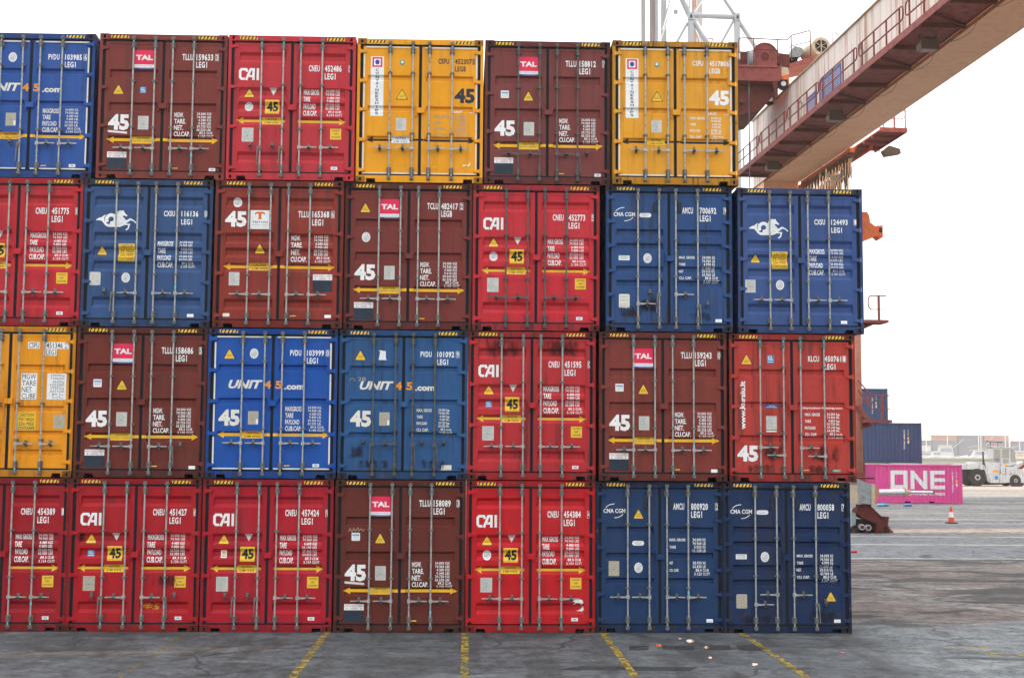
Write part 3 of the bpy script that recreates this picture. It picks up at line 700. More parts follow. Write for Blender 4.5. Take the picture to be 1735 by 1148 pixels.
def arrow_half(d, k, z, x0, x1, kind, mat='yellow', pmat='sticker', th=.056, hh=.067, hl=.135, lines=('CAUTION', '2.5M WIDE')):
    """left half with the caution plate on the left leaf, right half on the right leaf"""
    if kind == 'tal': gl_, gr, p0, p1 = 1.228, 1.272, .665, 1.09
    elif kind == 'cai': gl_, gr, p0, p1 = 1.135, 1.37, .675, 1.045
    else: gl_, gr, p0, p1 = 1.228, 1.272, .69, 1.05
    if k == 0:
        d.poly([(x0, z), (x0+hl, z-hh), (x0+hl-.008, z-th/2), (gl_, z-th/2), (gl_, z+th/2), (x0+hl-.008, z+th/2), (x0+hl, z+hh)], mat)
        w_ = p1-p0; d.rect(p0, p1, z-.072, z+.068, pmat, 1)
        d.text(lines[0], p0+w_*.22, p1-w_*.22, z+.012, z+.056, 'black', 2, .012); d.text(lines[1], p0+w_*.12, p1-w_*.12, z-.056, z-.014, 'black', 2, .012)
    else:
        d.poly([(x1, z), (x1-hl, z+hh), (x1-hl+.008, z+th/2), (gr, z+th/2), (gr, z-th/2), (x1-hl+.008, z-th/2), (x1-hl, z-hh)], mat)
def m_cai(num, chk, insp='oval', vals=VC, pl='plate', xc=2.345, mx='MAX GROSS', extra=None):
    def f(p):
        p(0, 'logo', cai_logo, .205, .60, 1.998, 2.237)
        p(1, 'serial_number', serial, 'CNEU', num, chk, 'LEG1', 1.575, 1.89, xc, 2.317, 2.158)
        p(0, 'warning_sticker', triangle, .29, .53, 1.653, 1.86); p(0, 'silver_triangle', lambda d: (d.poly([(.81, 1.852), (.885, 1.71), (.96, 1.852)], 'silver'), d.rect(.84, .93, 1.825, 1.835, 'grey_text', 1)))
        if insp == 'oval': p(0, 'inspection_sticker', oval, .41, 1.468, .082, .096)
        elif insp == 'dirty': p(0, 'inspection_sticker', oval, .41, 1.468, .082, .092, True)
        elif insp == 'gl': p(0, 'inspection_sticker', gl, .35, .475, 1.41, 1.53)
        else: p(0, 'inspection_sticker', lambda d: (d.rect(.36, .47, 1.395, 1.54, 'white'), d.ell(.415, 1.49, .035, .03, 'sticker', 1, 10), d.rect(.375, .455, 1.415, 1.44, 'grey_text', 1)))
        p(0, 'size_plate', plate45, .728, 1.01, 1.33, 1.61)
        p(1, 'weight_table', weights, 1.48, 1.785, 1.83, .1415, (mx, 'TARE', 'PAYLOAD', 'CUB.CAP.'), vals, 1.885, .0285, 'white', .105, .050)
        p(0, 'caution_arrow', arrow_half, 0, 1.19, .175, 2.32, 'cai', 'sticker', 'sticker', .048); p(1, 'caution_arrow', arrow_half, 1, 1.19, .175, 2.32, 'cai', 'sticker', 'sticker', .048)
        p(0, 'data_plate', plate, .29, .515, .763, 1.04, pl); p(1, 'caution_plate', high_plate, 2.02, 2.235, .83, 1.045)
        p(1, 'maker_label', maker, 2.045, .222)
        if extra: extra(p)
    return f
def unit_logo(d, k, x0, z0, h, s=1.0, m='aged', o='orange'):
    if k == 0:
        d.text('UNIT', x0, x0+.66*s, z0, z0+h, m, 0, .04, .28); d.text('4', x0+.685*s, x0+.82*s, z0+.0, z0+h*.93, o, 0, .035)
    else:
        d.text('5', x0+.905*s, x0+1.035*s, z0, z0+h*.93, o, 0, .035); d.text('.com', x0+1.075*s, x0+1.46*s, z0-h*.08, z0+h*.66, m, 0, .04)
def m_unit(num, chk, new=True):
    def f(p):
        p(0, 'warning_sticker', triangle, .285, .525, 2.296, 2.516)
        if new: p(0, 'inspection_sticker', oval, .88, 2.41)
        else: p(0, 'torn_label', lambda d: d.poly([(.76, 2.31), (.79, 2.48), (.76, 2.485), (.77, 2.50), (.895, 2.485), (.90, 2.335), (.92, 2.31)], 'white'))
        p(1, 'serial_number', serial, 'PVDU', num, chk, 'LEG1', 1.575, 1.90, 2.265, 2.485, 2.335, .112)
        p(0, 'logo', unit_logo, 0, .40, 1.73, .165); p(1, 'logo', unit_logo, 1, .40, 1.73, .165)
        p(0, 'size_number', big45, .225, .635, 1.01, 1.32, 'aged'); p(0, 'data_plate', plate, .79, .99, 1.036, 1.293, 'plate_old')
        p(0, 'paper_tag', lambda d: d.rect(.945, .985, 1.045, 1.14, 'white', 3))
        if new:
            p(1, 'weight_table', weights, 1.505, 1.82, 1.39, .126, ('MAXGROSS', 'TARE', 'PAYLOAD', 'CUB.CAP.'), VU, 1.915, .027, 'aged', .094, .045)
            p(0, 'caution_arrow', arrow_half, 0, .84, .20, 2.365, 'tal', 'yellow', 'yellow', .058); p(1, 'caution_arrow', arrow_half, 1, .84, .20, 2.365, 'tal', 'yellow', 'yellow', .058)
            p(1, 'paint_mark', lambda d: d.stroke([(1.50, .235), (1.515, .25), (1.61, .25)], .018, 'yellow')); p(1, 'maker_label', maker, 2.05, .225)
        else:
            p(1, 'weight_table', weights, 1.515, 1.805, 1.365, .126, ('MAX. GROSS', 'TARE', 'PAYLOAD', 'CU. CAP.'), VU2, 1.915, .0225, 'aged', .058, .045)
            p(1, 'maker_label', lambda d: (d.rect(2.0, 2.20, .185, .28, 'aged'), d.text('ACEP-D', 2.02, 2.18, .235, .268, 'grey_text', 1), d.text('SEE THE DOOR', 2.02, 2.18, .200, .222, 'grey_text', 1)))
            p(0, 'chalk_scrawl', lambda d: (d.stroke([(.20, 1.905), (.24, 1.95), (.29, 1.94), (.31, 1.90), (.28, 1.89)], .006, 'ext'), d.text('2B', .37, .52, 1.90, 1.97, 'ext', 0, -.01)))
    return f
def m_ships(num, chk, m, px, logo_m='aged'):
    def f(p):
        def banner(d):
            d.rect(.262, .52, 1.335, 2.54, 'white'); d.rect(.292, .490, 2.325, 2.525, 'pink', 1); d.rect(.325, .457, 2.358, 2.492, 'white', 2); d.ell(.391, 2.425, .043, .05, 'royal', 3)
            for i, c in enumerate('CONTAINERSHIPS'):
                z = 2.292-i*.0672; wd = .032 if c != 'I' else .008
                d.text(c, .391-wd, .391+wd, z-.052, z, 'black', 1, .02)
        p(0, 'logo_banner', banner)
        p(0, 'inspection_sticker', lambda d: (d.poly([(.84, 2.47), (.93, 2.47), (.93, 2.40), (.885, 2.355), (.84, 2.40)], 'green'), d.ell(.885, 2.43, .028, .022, 'white', 1, 10), d.rect(.855, .915, 2.455, 2.462, 'white', 1)))
        p(1, 'serial_number', serial, 'CSFU', num, chk, 'LEGB', 1.60, 1.936, px, 2.516, 2.365, .105, m)
        p(1, 'size_number', big45, 1.93, 2.335, 1.62, 1.915, m)
        p(1, 'small_logo', lambda d: (d.text('UNIT', 1.91, 2.10, 1.425, 1.48, 'white', 0, .035, .28), d.text('45', 2.115, 2.215, 1.425, 1.475, 'orange', 0, .035, .2), d.text('.com', 2.225, 2.345, 1.42, 1.46, 'white', 0, .035, .2)))
        p(0, 'warning_sticker', triangle, .765, 1.01, 1.675, 1.894); p(0, 'data_plate', plate, .775, .98, 1.05, 1.30)
        p(1, 'weight_table', weights, 1.545, 1.84, 1.375, .125, ('MAX. GROSS', 'TARE', 'PAYLOAD', 'CU. CAP.'), VS, 1.94, .022, 'grey_text' if m == 'navy' else m, .052, .044)
        pm_ = 'white' if m == 'navy' else 'sticker'
        p(0, 'caution_arrow', arrow_half, 0, .865, .19, 2.345, 's', 'black', pm_, .040); p(1, 'caution_arrow', arrow_half, 1, .865, .19, 2.345, 's', 'black', pm_, .040)
        if m == 'navy': p(1, 'torn_label', lambda d: (d.poly([(2.10, .385), (2.13, .37), (2.17, .385), (2.17, .36), (2.12, .345)], 'white'), d.poly([(2.19, .36), (2.24, .40), (2.235, .46), (2.26, .39), (2.22, .35)], 'white'), d.stroke([(1.51, .325), (1.60, .33)], .018, 'sticker')))
    return f
def m_ships4(p):
    def ser(d):
        d.rect(1.575, 1.805, 2.465, 2.595, 'white'); d.text('CSFU', 1.59, 1.79, 2.48, 2.58, 'black', 1, .008)
        d.rect(1.915, 2.36, 2.465, 2.595, 'white'); d.text('451346', 1.93, 2.24, 2.48, 2.58, 'black', 1, .008); d.text('2', 2.28, 2.325, 2.48, 2.58, 'black', 1, .008)
        d.rect(1.915, 2.13, 2.33, 2.46, 'white', 1); d.text('LEG1', 1.93, 2.115, 2.345, 2.445, 'black', 2, .008)
    p(1, 'serial_number', ser)
    def tab(d):
        d.rect(1.47, 1.775, 1.485, 1.99, 'white'); d.rect(1.965, 2.335, 1.485, 1.99, 'white')
        for i, t in enumerate(('MGW', 'TARE', 'NET', 'CUBE')): d.text(t, 1.49, 1.49+(.265 if t != 'NET' else .19), 1.875-i*.1255, 1.975-i*.1255, 'black', 1, .0)
        for i, (v, u) in enumerate(VY):
            z = 1.977-i*.0615; e = 2.23; d.text(v, e-.040*len(v), e, z-.047, z, 'black', 1, -.004); d.text(u, e+.012, e+.012+.028*min(3.2, len(u)), z-.047, z, 'black', 1, -.004)
    p(1, 'weight_table', tab); p(1, 'caution_plate', high4, 1.43, 1.775, .885, 1.24); p(1, 'data_plate', plate, 2.12, 2.335, .933, 1.19, 'plate_old')
    p(0, 'size_number', big45, .25, .65, 1.45, 1.78, 'navy'); p(0, 'warning_sticker', triangle, .76, 1.0, 1.68, 1.90)
def m_horse(num, chk, plain=False):
    def f(p):
        p(0, 'logo', horse, .235, 1.025, 1.895, 2.283); p(1, 'serial_number', serial, 'CXSU', num, chk, 'LEG1', 1.545, 1.885, 2.335, 2.285, 2.125, .108)
        p(0, 'warning_sticker', triangle, .25, .48, 1.40, 1.60); p(0, 'caution_plate', high4, .685, 1.0, 1.28, 1.63)
        p(1, 'weight_table', weights, 1.44, 1.745, 1.69, .139, ('MAXGROSS', 'TARE', 'PAYLOAD', 'CUB.CAP.'), VH, 1.84, .0245, 'white', .10, .046)
        p(0, 'data_plate', (lambda d: d.rrect(.15, .36, .805, 1.065, .02, 'plate')) if plain else plate, *(() if plain else (.15, .357, .805, 1.06)))
        p(0, 'inspection_sticker', oval, .845, .962); p(1, 'maker_label', maker, 2.05, .20)
    return f
def cma_logo(d, x0, x1, z):
    w_ = x1-x0
    d.text('CMA CGM', x0, x1, z, z+.082, 'white', 0, .022)
    def arc(pts):
        P = [p[:2] for p in loop([(x0+w_*a_, z+c_, 0) for a_, c_ in pts], 5)]; d.stroke([tuple(p) for p in P], .013, 'white', 1)
    arc(((.10, .105), (.22, .145), (.36, .168), (.50, .175))); arc(((.50, -.092), (.64, -.085), (.78, -.062), (.90, -.022)))
def pill(d, x0, x1, z0, z1):
    d.rrect(x0, x1, z0, z1, (z1-z0)/2-.001, 'white'); d.text('CORTEN STEEL', x0+.04, x1-.04, z0+.048, z0+.066, 'grey_text', 1); d.text('CONTAINER', x0+.06, x1-.06, z0+.018, z0+.036, 'grey_text', 1)
def m_cma(num, chk, kind):
    def f(p):
        p(0, 'logo', cma_logo, .153, .58, 2.285); p(1, 'serial_number', serial, 'AMCU', num, chk, 'LEG1', 1.515, 1.865, 2.335, 2.478, 2.325)
        for k, a in ((0, .935), (1, 1.43)):
            b = MB().use(M['navy']); b.box(a, a+.068, DF-.02, DF+.012, 2.375, 2.57); b.box(a+.01, a+.058, DF-.026, DF-.019, 2.40, 2.545)
            p(k, 'vent_tick', lambda d, a=a: d.rect(a+.02, a+.025, 2.34, 2.345, 'navy'))
            global _vent; _vent.append((b, k))
        if kind == 'cma3':
            p(0, 'warning_sticker', triangle, .72, .95, 2.17, 2.38); p(0, 'oval_label', pill, .71, .945, 1.66, 1.75)
            p(0, 'data_plate', plate, .255, .46, 1.075, 1.36, 'plate_old'); p(0, 'inspection_sticker', oval, .835, 1.235)
            nm = ('MAX. GROSS', 'TARE'); p(1, 'weight_table', weights, 1.44, 1.75, 1.80, .140, nm, VM2[:4], 1.865, .0285, 'white', .052, .055)
            p(1, 'weight_table', weights, 1.44, 1.62, 1.355, .140, ('NET', 'CU. CAP.'), VM2[4:], 1.865, .0285, 'white', .052, .055)
            p(1, 'maker_label', maker, 2.155, .195)
        else:
            p(0, 'oval_label', pill, .665, .90, 2.27, 2.355); p(0, 'paper_label', lambda d: (d.rect(.256, .47, 1.41, 1.505, 'white'), [d.rect(.275, .44, z, z+.008, 'grey_text', 1) for z in (1.43, 1.45, 1.47, 1.485)]))
            p(0, 'inspection_sticker', oval, .825, 1.455)
            p(1, 'weight_table', weights, 1.45, 1.76, 1.505, .136, ('MAX. GROSS', 'TARE', 'NET', 'CU. CAP.'), VM, 1.88, .0285, 'white', .052, .055)
            p(0, 'data_plate', lambda d: (d.rrect(.26, .47, .468, .74, .02, 'plate_old' if kind == 'cma4b' else 'aged'), [d.rect(.28, .44, z, z+.007, 'grey_text', 1) for z in (.5, .53, .55, .6, .62, .65, .68, .70)]))
            if kind == 'cma4b': p(1, 'warning_sticker', triangle, 1.985, 2.225, .60, .815)
            p(1, 'maker_label', maker, 2.165, .20)
    return f
_vent = []
def m_kur(p):
    p(0, 'warning_sticker', triangle, .23, .478, 2.283, 2.51); p(0, 'inspection_sticker', gl, .764, .90, 2.32, 2.478)
    p(1, 'serial_number', serial, 'KLCU', '450761', '1', 'LEG1', 1.58, 1.908, 2.265, 2.47, 2.315, .112)
    p(0, 'web_lettering', lambda d: d.text('www.kursiu.lt', .225, .325, 1.016, 1.96, 'white', 0, .04, 0, 1, True))
    p(0, 'oval_label', lambda d: (d.rrect(.714, .99, 1.435, 1.51, .036, 'royal'), d.text('NEW UNIT IN', .80, .92, 1.477, 1.493, 'white', 1), d.text('ADAPTAINER', .75, .96, 1.448, 1.466, 'white', 1)))
    p(1, 'web_lettering', lambda d: d.text('adaptcainer-leasing.com', 1.43, 2.26, 1.43, 1.472, 'white', 0, .02))
    p(0, 'data_plate', plate, .736, .944, 1.02, 1.28); p(0, 'paper_label', lambda d: d.rect(.736, .94, .967, 1.0, 'aged'))
    p(1, 'weight_table', weights, 1.50, 1.80, 1.345, .130, ('MAX. GROSS', 'TARE', 'PAYLOAD', 'CU. CAP.'), VK, 1.915, .0265, 'white', .058, .047)
    p(0, 'size_number', big45, .16, .575, .39, .70); p(1, 'maker_label', lambda d: (d.rrect(2.03, 2.20, .20, .245, .02, 'green'), d.text('JINDO', 2.06, 2.17, .212, .234, 'white', 1, .02)))
    p(1, 'paint_mark', lambda d: d.stroke([(1.47, .21), (1.48, .225), (1.58, .228)], .018, 'sticker'))
def m_triton(p):
    def panel(d):
        d.rect(.68, 1.05, 1.94, 2.31, 'white')
        d.poly([(.765, 2.235), (.775, 2.27), (.835, 2.285), (.865, 2.275), (.895, 2.285), (.955, 2.27), (.965, 2.235), (.95, 2.215), (.935, 2.24), (.895, 2.245), (.892, 2.16), (.91, 2.135), (.82, 2.135), (.838, 2.16), (.835, 2.245), (.795, 2.24), (.78, 2.215)], 'tri_red', 1)
        d.text('TRITON', .715, 1.015, 2.055, 2.098, 'black', 1, .012); d.text('INTERNATIONAL', .715, 1.015, 2.01, 2.03, 'grey_text', 1); d.text('www.tritoninternational.com', .72, 1.01, 1.97, 1.983, 'grey_text', 1)
    p(0, 'logo_panel', panel); p(0, 'inspection_sticker', oval, .42, 2.465, .085, .095); p(0, 'size_number', big45, .19, .61, 1.98, 2.285)
    p(1, 'serial_number', serial, 'TLLU', '165368', '6', 'LEG1', 1.61, 1.885, 2.25, 2.305, 2.145); p(0, 'warning_sticker', triangle, .755, .99, 1.455, 1.675)
    p(1, 'weight_table', weights, 1.48, 1.79, 1.825, .141, ('MGW.', 'TARE.', 'NET.', 'CU.CAP.'), VT, 1.895, .0285, 'white', .10, .05)
    p(0, 'caution_arrow', arrow_half, 0, 1.20, .175, 2.34, 'tal'); p(1, 'caution_arrow', arrow_half, 1, 1.20, .175, 2.34, 'tal')
    p(0, 'data_plate', plate, .29, .495, .825, 1.085); p(1, 'cargo_label_panel', affix, 1.92, 2.295, 1.06); p(1, 'maker_label', maker, 2.16, .205); p(0, 'paper_label', lambda d: d.rect(.19, .32, .215, .28, 'aged'))
    p(1, 'paint_mark', lambda d: d.stroke([(1.49, .225), (1.505, .242), (1.61, .242)], .018, 'yellow'))

def torn(p): p(1, 'torn_label', lambda d: (d.poly([(2.06, .60), (2.13, .635), (2.21, .64), (2.26, .615), (2.275, .56), (2.24, .525), (2.22, .555), (2.16, .57), (2.12, .545), (2.07, .535), (2.12, .575)], 'white'), d.poly([(2.27, .51), (2.29, .43), (2.255, .405), (2.14, .415), (2.20, .43), (2.25, .47)], 'white')))
def rusty(p):
    rg = random.Random(5)
    def f(d):
        for i in range(60):
            x, z, a, h_ = rg.uniform(1.45, 1.74), rg.gauss(.48, .035), rg.uniform(.008, .05), rg.uniform(.003, .014)
            d.poly([(x-a, z), (x-a*.3, z-h_), (x+a, z-h_*.2), (x+a*.4, z+h_)], 'orange' if i % 3 else 'rust', i % 4)
    p(1, 'rust_patch', f)
GA, GB, GC, GD, GE, GF = 'maroon stacked containers', 'red stacked containers', 'bright blue stacked containers', 'yellow stacked containers', 'navy stacked containers', 'blue-grey stacked containers'
S = [   # x, y, tier, style, colour with lower rows' shade painted in, label, marks, group, options
 (-10.601, .066, 4, 'unit', (46, 86, 172), 'bright blue container with white trim cut off by the left edge', m_unit('103985', '6'), GC, dict(trim=True, hang=(1,), cast=.3)),
 (-7.999, .009, 4, 'tal', (124, 56, 50), 'maroon container in the top row with small blue sticker beside a warning triangle', m_tal('TLLU', '159633', '3', xc=2.255, sticker='left', bar=True), GA, dict(cast=.9, tape=(3, .44))),
 (-5.465, -.038, 4, 'cai', (188, 50, 60), 'red container in the top row, the only one there, with a yellow 45 plate', m_cai('452486', '5', 'dirty', xc=2.36), GB, dict(cast=.9, hang=(0, 1))),
 (-2.935, .033, 4, 'ships', (236, 160, 26), 'yellow container with dark 45, between red and maroon in the top row', m_ships('452307', '5', 'navy', 2.27), GD, dict(trim=True, cast=.8, grime=.15)),
 (-.403, .018, 4, 'tal', (122, 62, 60), 'maroon container between two yellow containers in the top row', m_tal('TLLU', '158812', '7', xc=2.34), GA, dict(cast=.5, rod='galv_dark', hang=(3,))),
 (2.130, -.12, 4, 'ships', (226, 158, 44), 'yellow container with white 45 at the right end of the top row', m_ships('451780', '6', 'white', 2.27), GD, dict(trim=True, cast=.6, grime=.25)),
 (-10.722, .026, 3, 'cai', (190, 44, 54), 'red container half cut off by the left edge, under the bright blue one', m_cai('451775', '8', 'oval', mx='MAXGROSS'), GB, dict(cast=.35, tape=(3, .74))),
 (-8.207, .020, 3, 'horse', (56, 84, 140), 'blue container with white horse emblem near the left of the third row', m_horse('116136', '0', True), GF, dict(cast=.3, hang=(0,), tape=(3, .75))),
 (-5.648, -.033, 3, 'cai', (142, 54, 44), 'maroon-red container with large 45 beside a white panel with orange letter', m_triton, GA, dict(cast=.6)),
 (-3.127, .050, 3, 'tal', (120, 55, 50), 'maroon container with warning triangle left of its pink logo square', m_tal('TCLU', '482417', '2', 'LEGB', xc=2.25, sticker='top', vals=VT2, maker_=False), GA, dict(cast=.4)),
 (-.613, .027, 3, 'cai', (196, 48, 58), 'red container in the middle of the third row up, left of the blue containers', m_cai('452773', '5', 'dirty'), GB, dict(cast=.3, rod='galv_dark')),
 (2.009, -.040, 3, 'cma4', (46, 78, 138), 'scuffed blue container with hanging handles, third row up under a yellow one', m_cma('700692', '9', 'cma4'), GE, dict(cast=.3, grime=.6, stains=((0, 'film_dark', .10, .75, .17, .62), (0, 'film_dark', .45, 1.2, .30, .75), (1, 'film_dark', 1.5, 2.35, .17, .45), (0, 'film_rust', .3, .9, .2, .5)), hang=(1, 3), handles=((1, .545), (-1, .74), (1, .735), (1, .52)))),
 (4.632, .020, 3, 'horse', (62, 86, 150), 'blue container with white horse emblem at the right end of the third row', m_horse('124493', '1'), GF, dict(cast=.5, grime=.2)),
 (-10.763, .010, 2, 'ships4', (232, 152, 28), 'yellow container with black lettering on white patches, cut off by the left edge', m_ships4, GD, dict(cast=.4, grime=.35)),
 (-8.230, -.002, 2, 'tal', (112, 50, 42), 'maroon container in the second row up, right of the cut-off yellow one', m_tal('TLLU', '158686', '5', xc=2.33, mk_=False), GA, dict(cast=.45, hang=(3,), tape=(3, .68))),
 (-5.714, -.024, 2, 'unit', (30, 82, 178), 'vivid blue container with white trim in the second row up', m_unit('103999', '0'), GC, dict(trim=True, cast=.25, grime=.25, tape=(3, .83))),
 (-3.186, .022, 2, 'unit', (44, 88, 150), 'faded blue container without arrow or trim, second row up, with torn white label', m_unit('101092', '9', False), GC, dict(cast=.25, grime=.5, rod='galv_dark', stains=((0, 'film_dark', .12, .6, .30, .75), (0, 'film_dark', .12, 1.2, .12, .45), (1, 'film_dark', 1.3, 2.38, .12, .45)), hang=(0, 2, 3))),
 (-.683, .034, 2, 'cai', (184, 46, 52), 'red container in the second row up with soot along its top', m_cai('451595', '0', 'gl', mx='MAXGROSS'), GB, dict(cast=.35, grime=.45, stains=((0, 'film_soot', .12, 1.22, 2.25, 2.90), (1, 'film_soot', 1.28, 2.38, 2.25, 2.90)))),
 (1.880, -.036, 2, 'tal', (126, 56, 48), 'maroon container in the second row, between the red and brick red ones', m_tal('TLLU', '159243', '0', xc=2.33, mk_=False), GA, dict(cast=.4, tape=(3, .64))),
 (4.445, .042, 2, 'kur', (182, 62, 54), 'brick red container with a vertical white web address on its left door', m_kur, GA, dict(cast=.4, grime=.55, stains=((0, 'film_dark', .5, 1.2, .30, .85), (1, 'film_dark', 1.4, 2.38, .25, .85), (1, 'film_dark', 1.3, 2.3, .1, .4), (0, 'film_dark', .12, 1.2, .1, .4)), handles=((1, .667), (-1, .515), (1, .66), (-1, .50)))),
 (-10.773, .005, 1, 'cai', (156, 28, 38), 'dark red container half cut off by the left edge, standing on the ground', m_cai('454389', '1', 'oval'), GB, dict(cast=.3, grime=.45, tape=(3, .50))),
 (-8.270, .009, 1, 'cai', (172, 28, 38), 'red container on the ground with an orange scuff on its lower right door', m_cai('451427', '6', 'gl', pl='plate_old', mx='MAXGROSS', extra=rusty), GB, dict(cast=.3, grime=.4, stains=((0, 'film_dark', .13, .33, 1.60, 1.95), (1, 'film_dark', 1.4, 2.3, .75, 1.15)), hang=(0, 3), tape=(3, .44))),
 (-5.742, -.022, 1, 'cai', (174, 28, 44), 'red container on the ground left of the maroon one, two handles hanging', m_cai('457424', '9', 'paper', VC2), GB, dict(cast=.5, hang=(0, 1))),
 (-3.205, -.052, 1, 'tal', (102, 46, 38), 'maroon container on the ground, the only one in the bottom row', m_tal('TLLU', '158089', '3', maker_=False, bar=True, scrawl=True), GA, dict(cast=.55, tape=(3, .36))),
 (-.693, -.032, 1, 'cai', (192, 28, 36), 'red container on the ground with torn white label, left of the navy containers', m_cai('454384', '4', 'oval', extra=torn), GB, dict(cast=.45, grime=.2)),
 (1.825, .049, 1, 'cma3', (34, 60, 108), 'navy container on the ground with warning triangle high on its left door', m_cma('800920', '2', 'cma3'), GE, dict(cast=.25, tape=(3, .735))),
 (4.297, .007, 1, 'cma4', (30, 50, 94), 'navy container on the ground with warning triangle low on its right door', m_cma('800058', '7', 'cma4b'), GE, dict(cast=.35, grime=.45, stains=((0, 'film_rust', .18, .6, .15, .5), (1, 'film_dark', 1.5, 2.38, .12, .5), (0, 'film_dark', .12, 1.2, .10, .40)), hang=(3,), handles=((1, .55), (-1, .74), (1, .735), (1, .56)))),
]
roots = {}
for row in S:
    x, y, t, st, rgb, label, marks, grp, opt = row
    _vent.clear()
    r_ = container(x, y, t, st, rgb, label, marks, grp, **opt); roots[(t, round(x))] = r_
    drs = [c for c in r_.children if c.name.startswith('door') and not c.name.startswith('door_g')]
    drs.sort(key=lambda o: o.data.vertices[0].co.x)
    for b, k in _vent: b.build('vent', drs[k])

# ------------------------------------------------------------------ gantry crane beside the wall
def crane_paint(name, col, streak, amt, rough=.55):
    n = NT(name); st = n.noise((3.0, 3.0, .10), 1, 4, .7, 4); bl = n.noise((.5, .5, .5), 1, 3, .6, 8); sp = n.noise((2.2, 2.2, 2.2), 1, 5, .7, 12)
    c = n.mix(n.ramp(bl, .35, .7, 0, .3), col, tuple(v*.8 for v in col))
    c = n.mix(n.math('MULTIPLY', n.ramp(st, .47, .64, 0, amt), n.ramp(bl, .25, .50, .45, 1)), c, streak)
    c = n.mix(n.ramp(sp, .68, .74, 0, min(1, amt*1.2)), c, RUST)
    return n.fin(c, rough)
MC = {}
MC['web'] = crane_paint('cream_white_crane_paint', (.64, .58, .54), (.30, .12, .06), .8)
MC['under'] = crane_paint('rusty_cream_paint_warm_bounce', (.80, .50, .31), (.46, .20, .09), .22)  # rusty cream paint; its orange stands in for warm bounce off the ground
MC['red'] = worn('oxide_red_crane_paint', (.22, .055, .05), .5, 3, .55, 0, .6)
MC['dkred'] = worn('dark_oxide_paint', (.12, .030, .025), .5, 3, .65, 0, .6)
MC['soffit'] = worn('walkway_soffit_paint', (.22, .062, .055), .5, 3, .6, 0, .6)
MC['orange'] = worn('orange_oxide_paint', (.55, .13, .045), .5, 3, .55, 0, .6)
MC['pinkred'] = worn('faded_red_crane_paint', (.25, .068, .060), .6, 4, .55, 0, .5)
MC['faded'] = worn('sun_bleached_red_paint', (.42, .17, .15), .7, 4, .55, 0, .5)
MC['grey'] = worn('grey_crane_paint', (.26, .30, .32), .5, 5, .55, 0, .7, (.22, .13, .08))
MC['beige'] = worn('beige_crane_paint', (.48, .40, .29), .6, 5, .6)
MC['steel'] = worn('bare_steel', (.55, .56, .58), .6, 8, .35, .5)
MC['blue'] = worn('blue_louvre_paint', (.055, .085, .26), .6, 6, .5, 0, .6)
MC['cable'] = worn('weathered_cable', (.16, .095, .06), .5, 9, .7, 0, .7)
MC['wire'] = worn('steel_wire', (.10, .10, .10), .7, 9, .5, .4)
MC['tyre'] = worn('dark_wheel', (.022, .020, .019), 1.8, 6, .7)
MC['lamp'] = worn('lamp_housing', (.080, .055, .038), .6, 8, .5)
MC['glass'] = worn('lamp_glass', (.22, .21, .19), .9, 8, .2)
gc = empty('gantry_crane', (15.38, 36.71, 0), R(2.49))
tag(gc, 'red and cream gantry crane whose long girder passes overhead to the upper right', 'crane')
# girder (local x across, y along, z up)
Y0, Y1, ZB, ZT, GWD = -34.0, 8.6, 18.0, 21.75, 1.9
b = MB().use(MC['web'])
b.face([(0, Y0, ZB), (0, Y1, ZB), (0, Y1, ZT), (0, Y0, ZT)]); b.face([(GWD, Y0, ZB), (GWD, Y1, ZB), (GWD, Y1, ZT), (GWD, Y0, ZT)])
b.face([(0, Y0, ZB), (GWD, Y0, ZB), (GWD, Y0, ZT), (0, Y0, ZT)]); b.face([(0, Y1, ZB), (GWD, Y1, ZB), (GWD, Y1, ZT), (0, Y1, ZT)])
b.use(MC['under']).box(-.07, GWD+.07, Y0, Y1, ZB-.04, ZB-.002)
b.use(MC['beige']).box(-.09, GWD+.09, Y0, Y1, ZT+.002, ZT+.04)
gd = b.build('girder', gc)
b = MB().use(worn('rust_scale', (.30, .105, .035), .5, 2.5, .9, 0, .8)); b.box(-.072, .10, Y0+.1, Y1-.1, ZB-.046, ZB-.0405); b.box(-.09, .02, Y0+.1, Y1-.1, ZT+.0405, ZT+.05); b.build('rust_edge', gd)
b = MB().use(MC['steel']); b.box(.10, .18, Y0+.5, Y1-.5, ZT+.042, ZT+.16); b.build('trolley_rail', gd)
b = MB().use(MC['web'])
for i in range(10): b.box(-.012, -.001, Y0+3+i*4.1, Y0+3.06+i*4.1, ZB+.05, ZT-.02)
b.build('web_seam', gd)
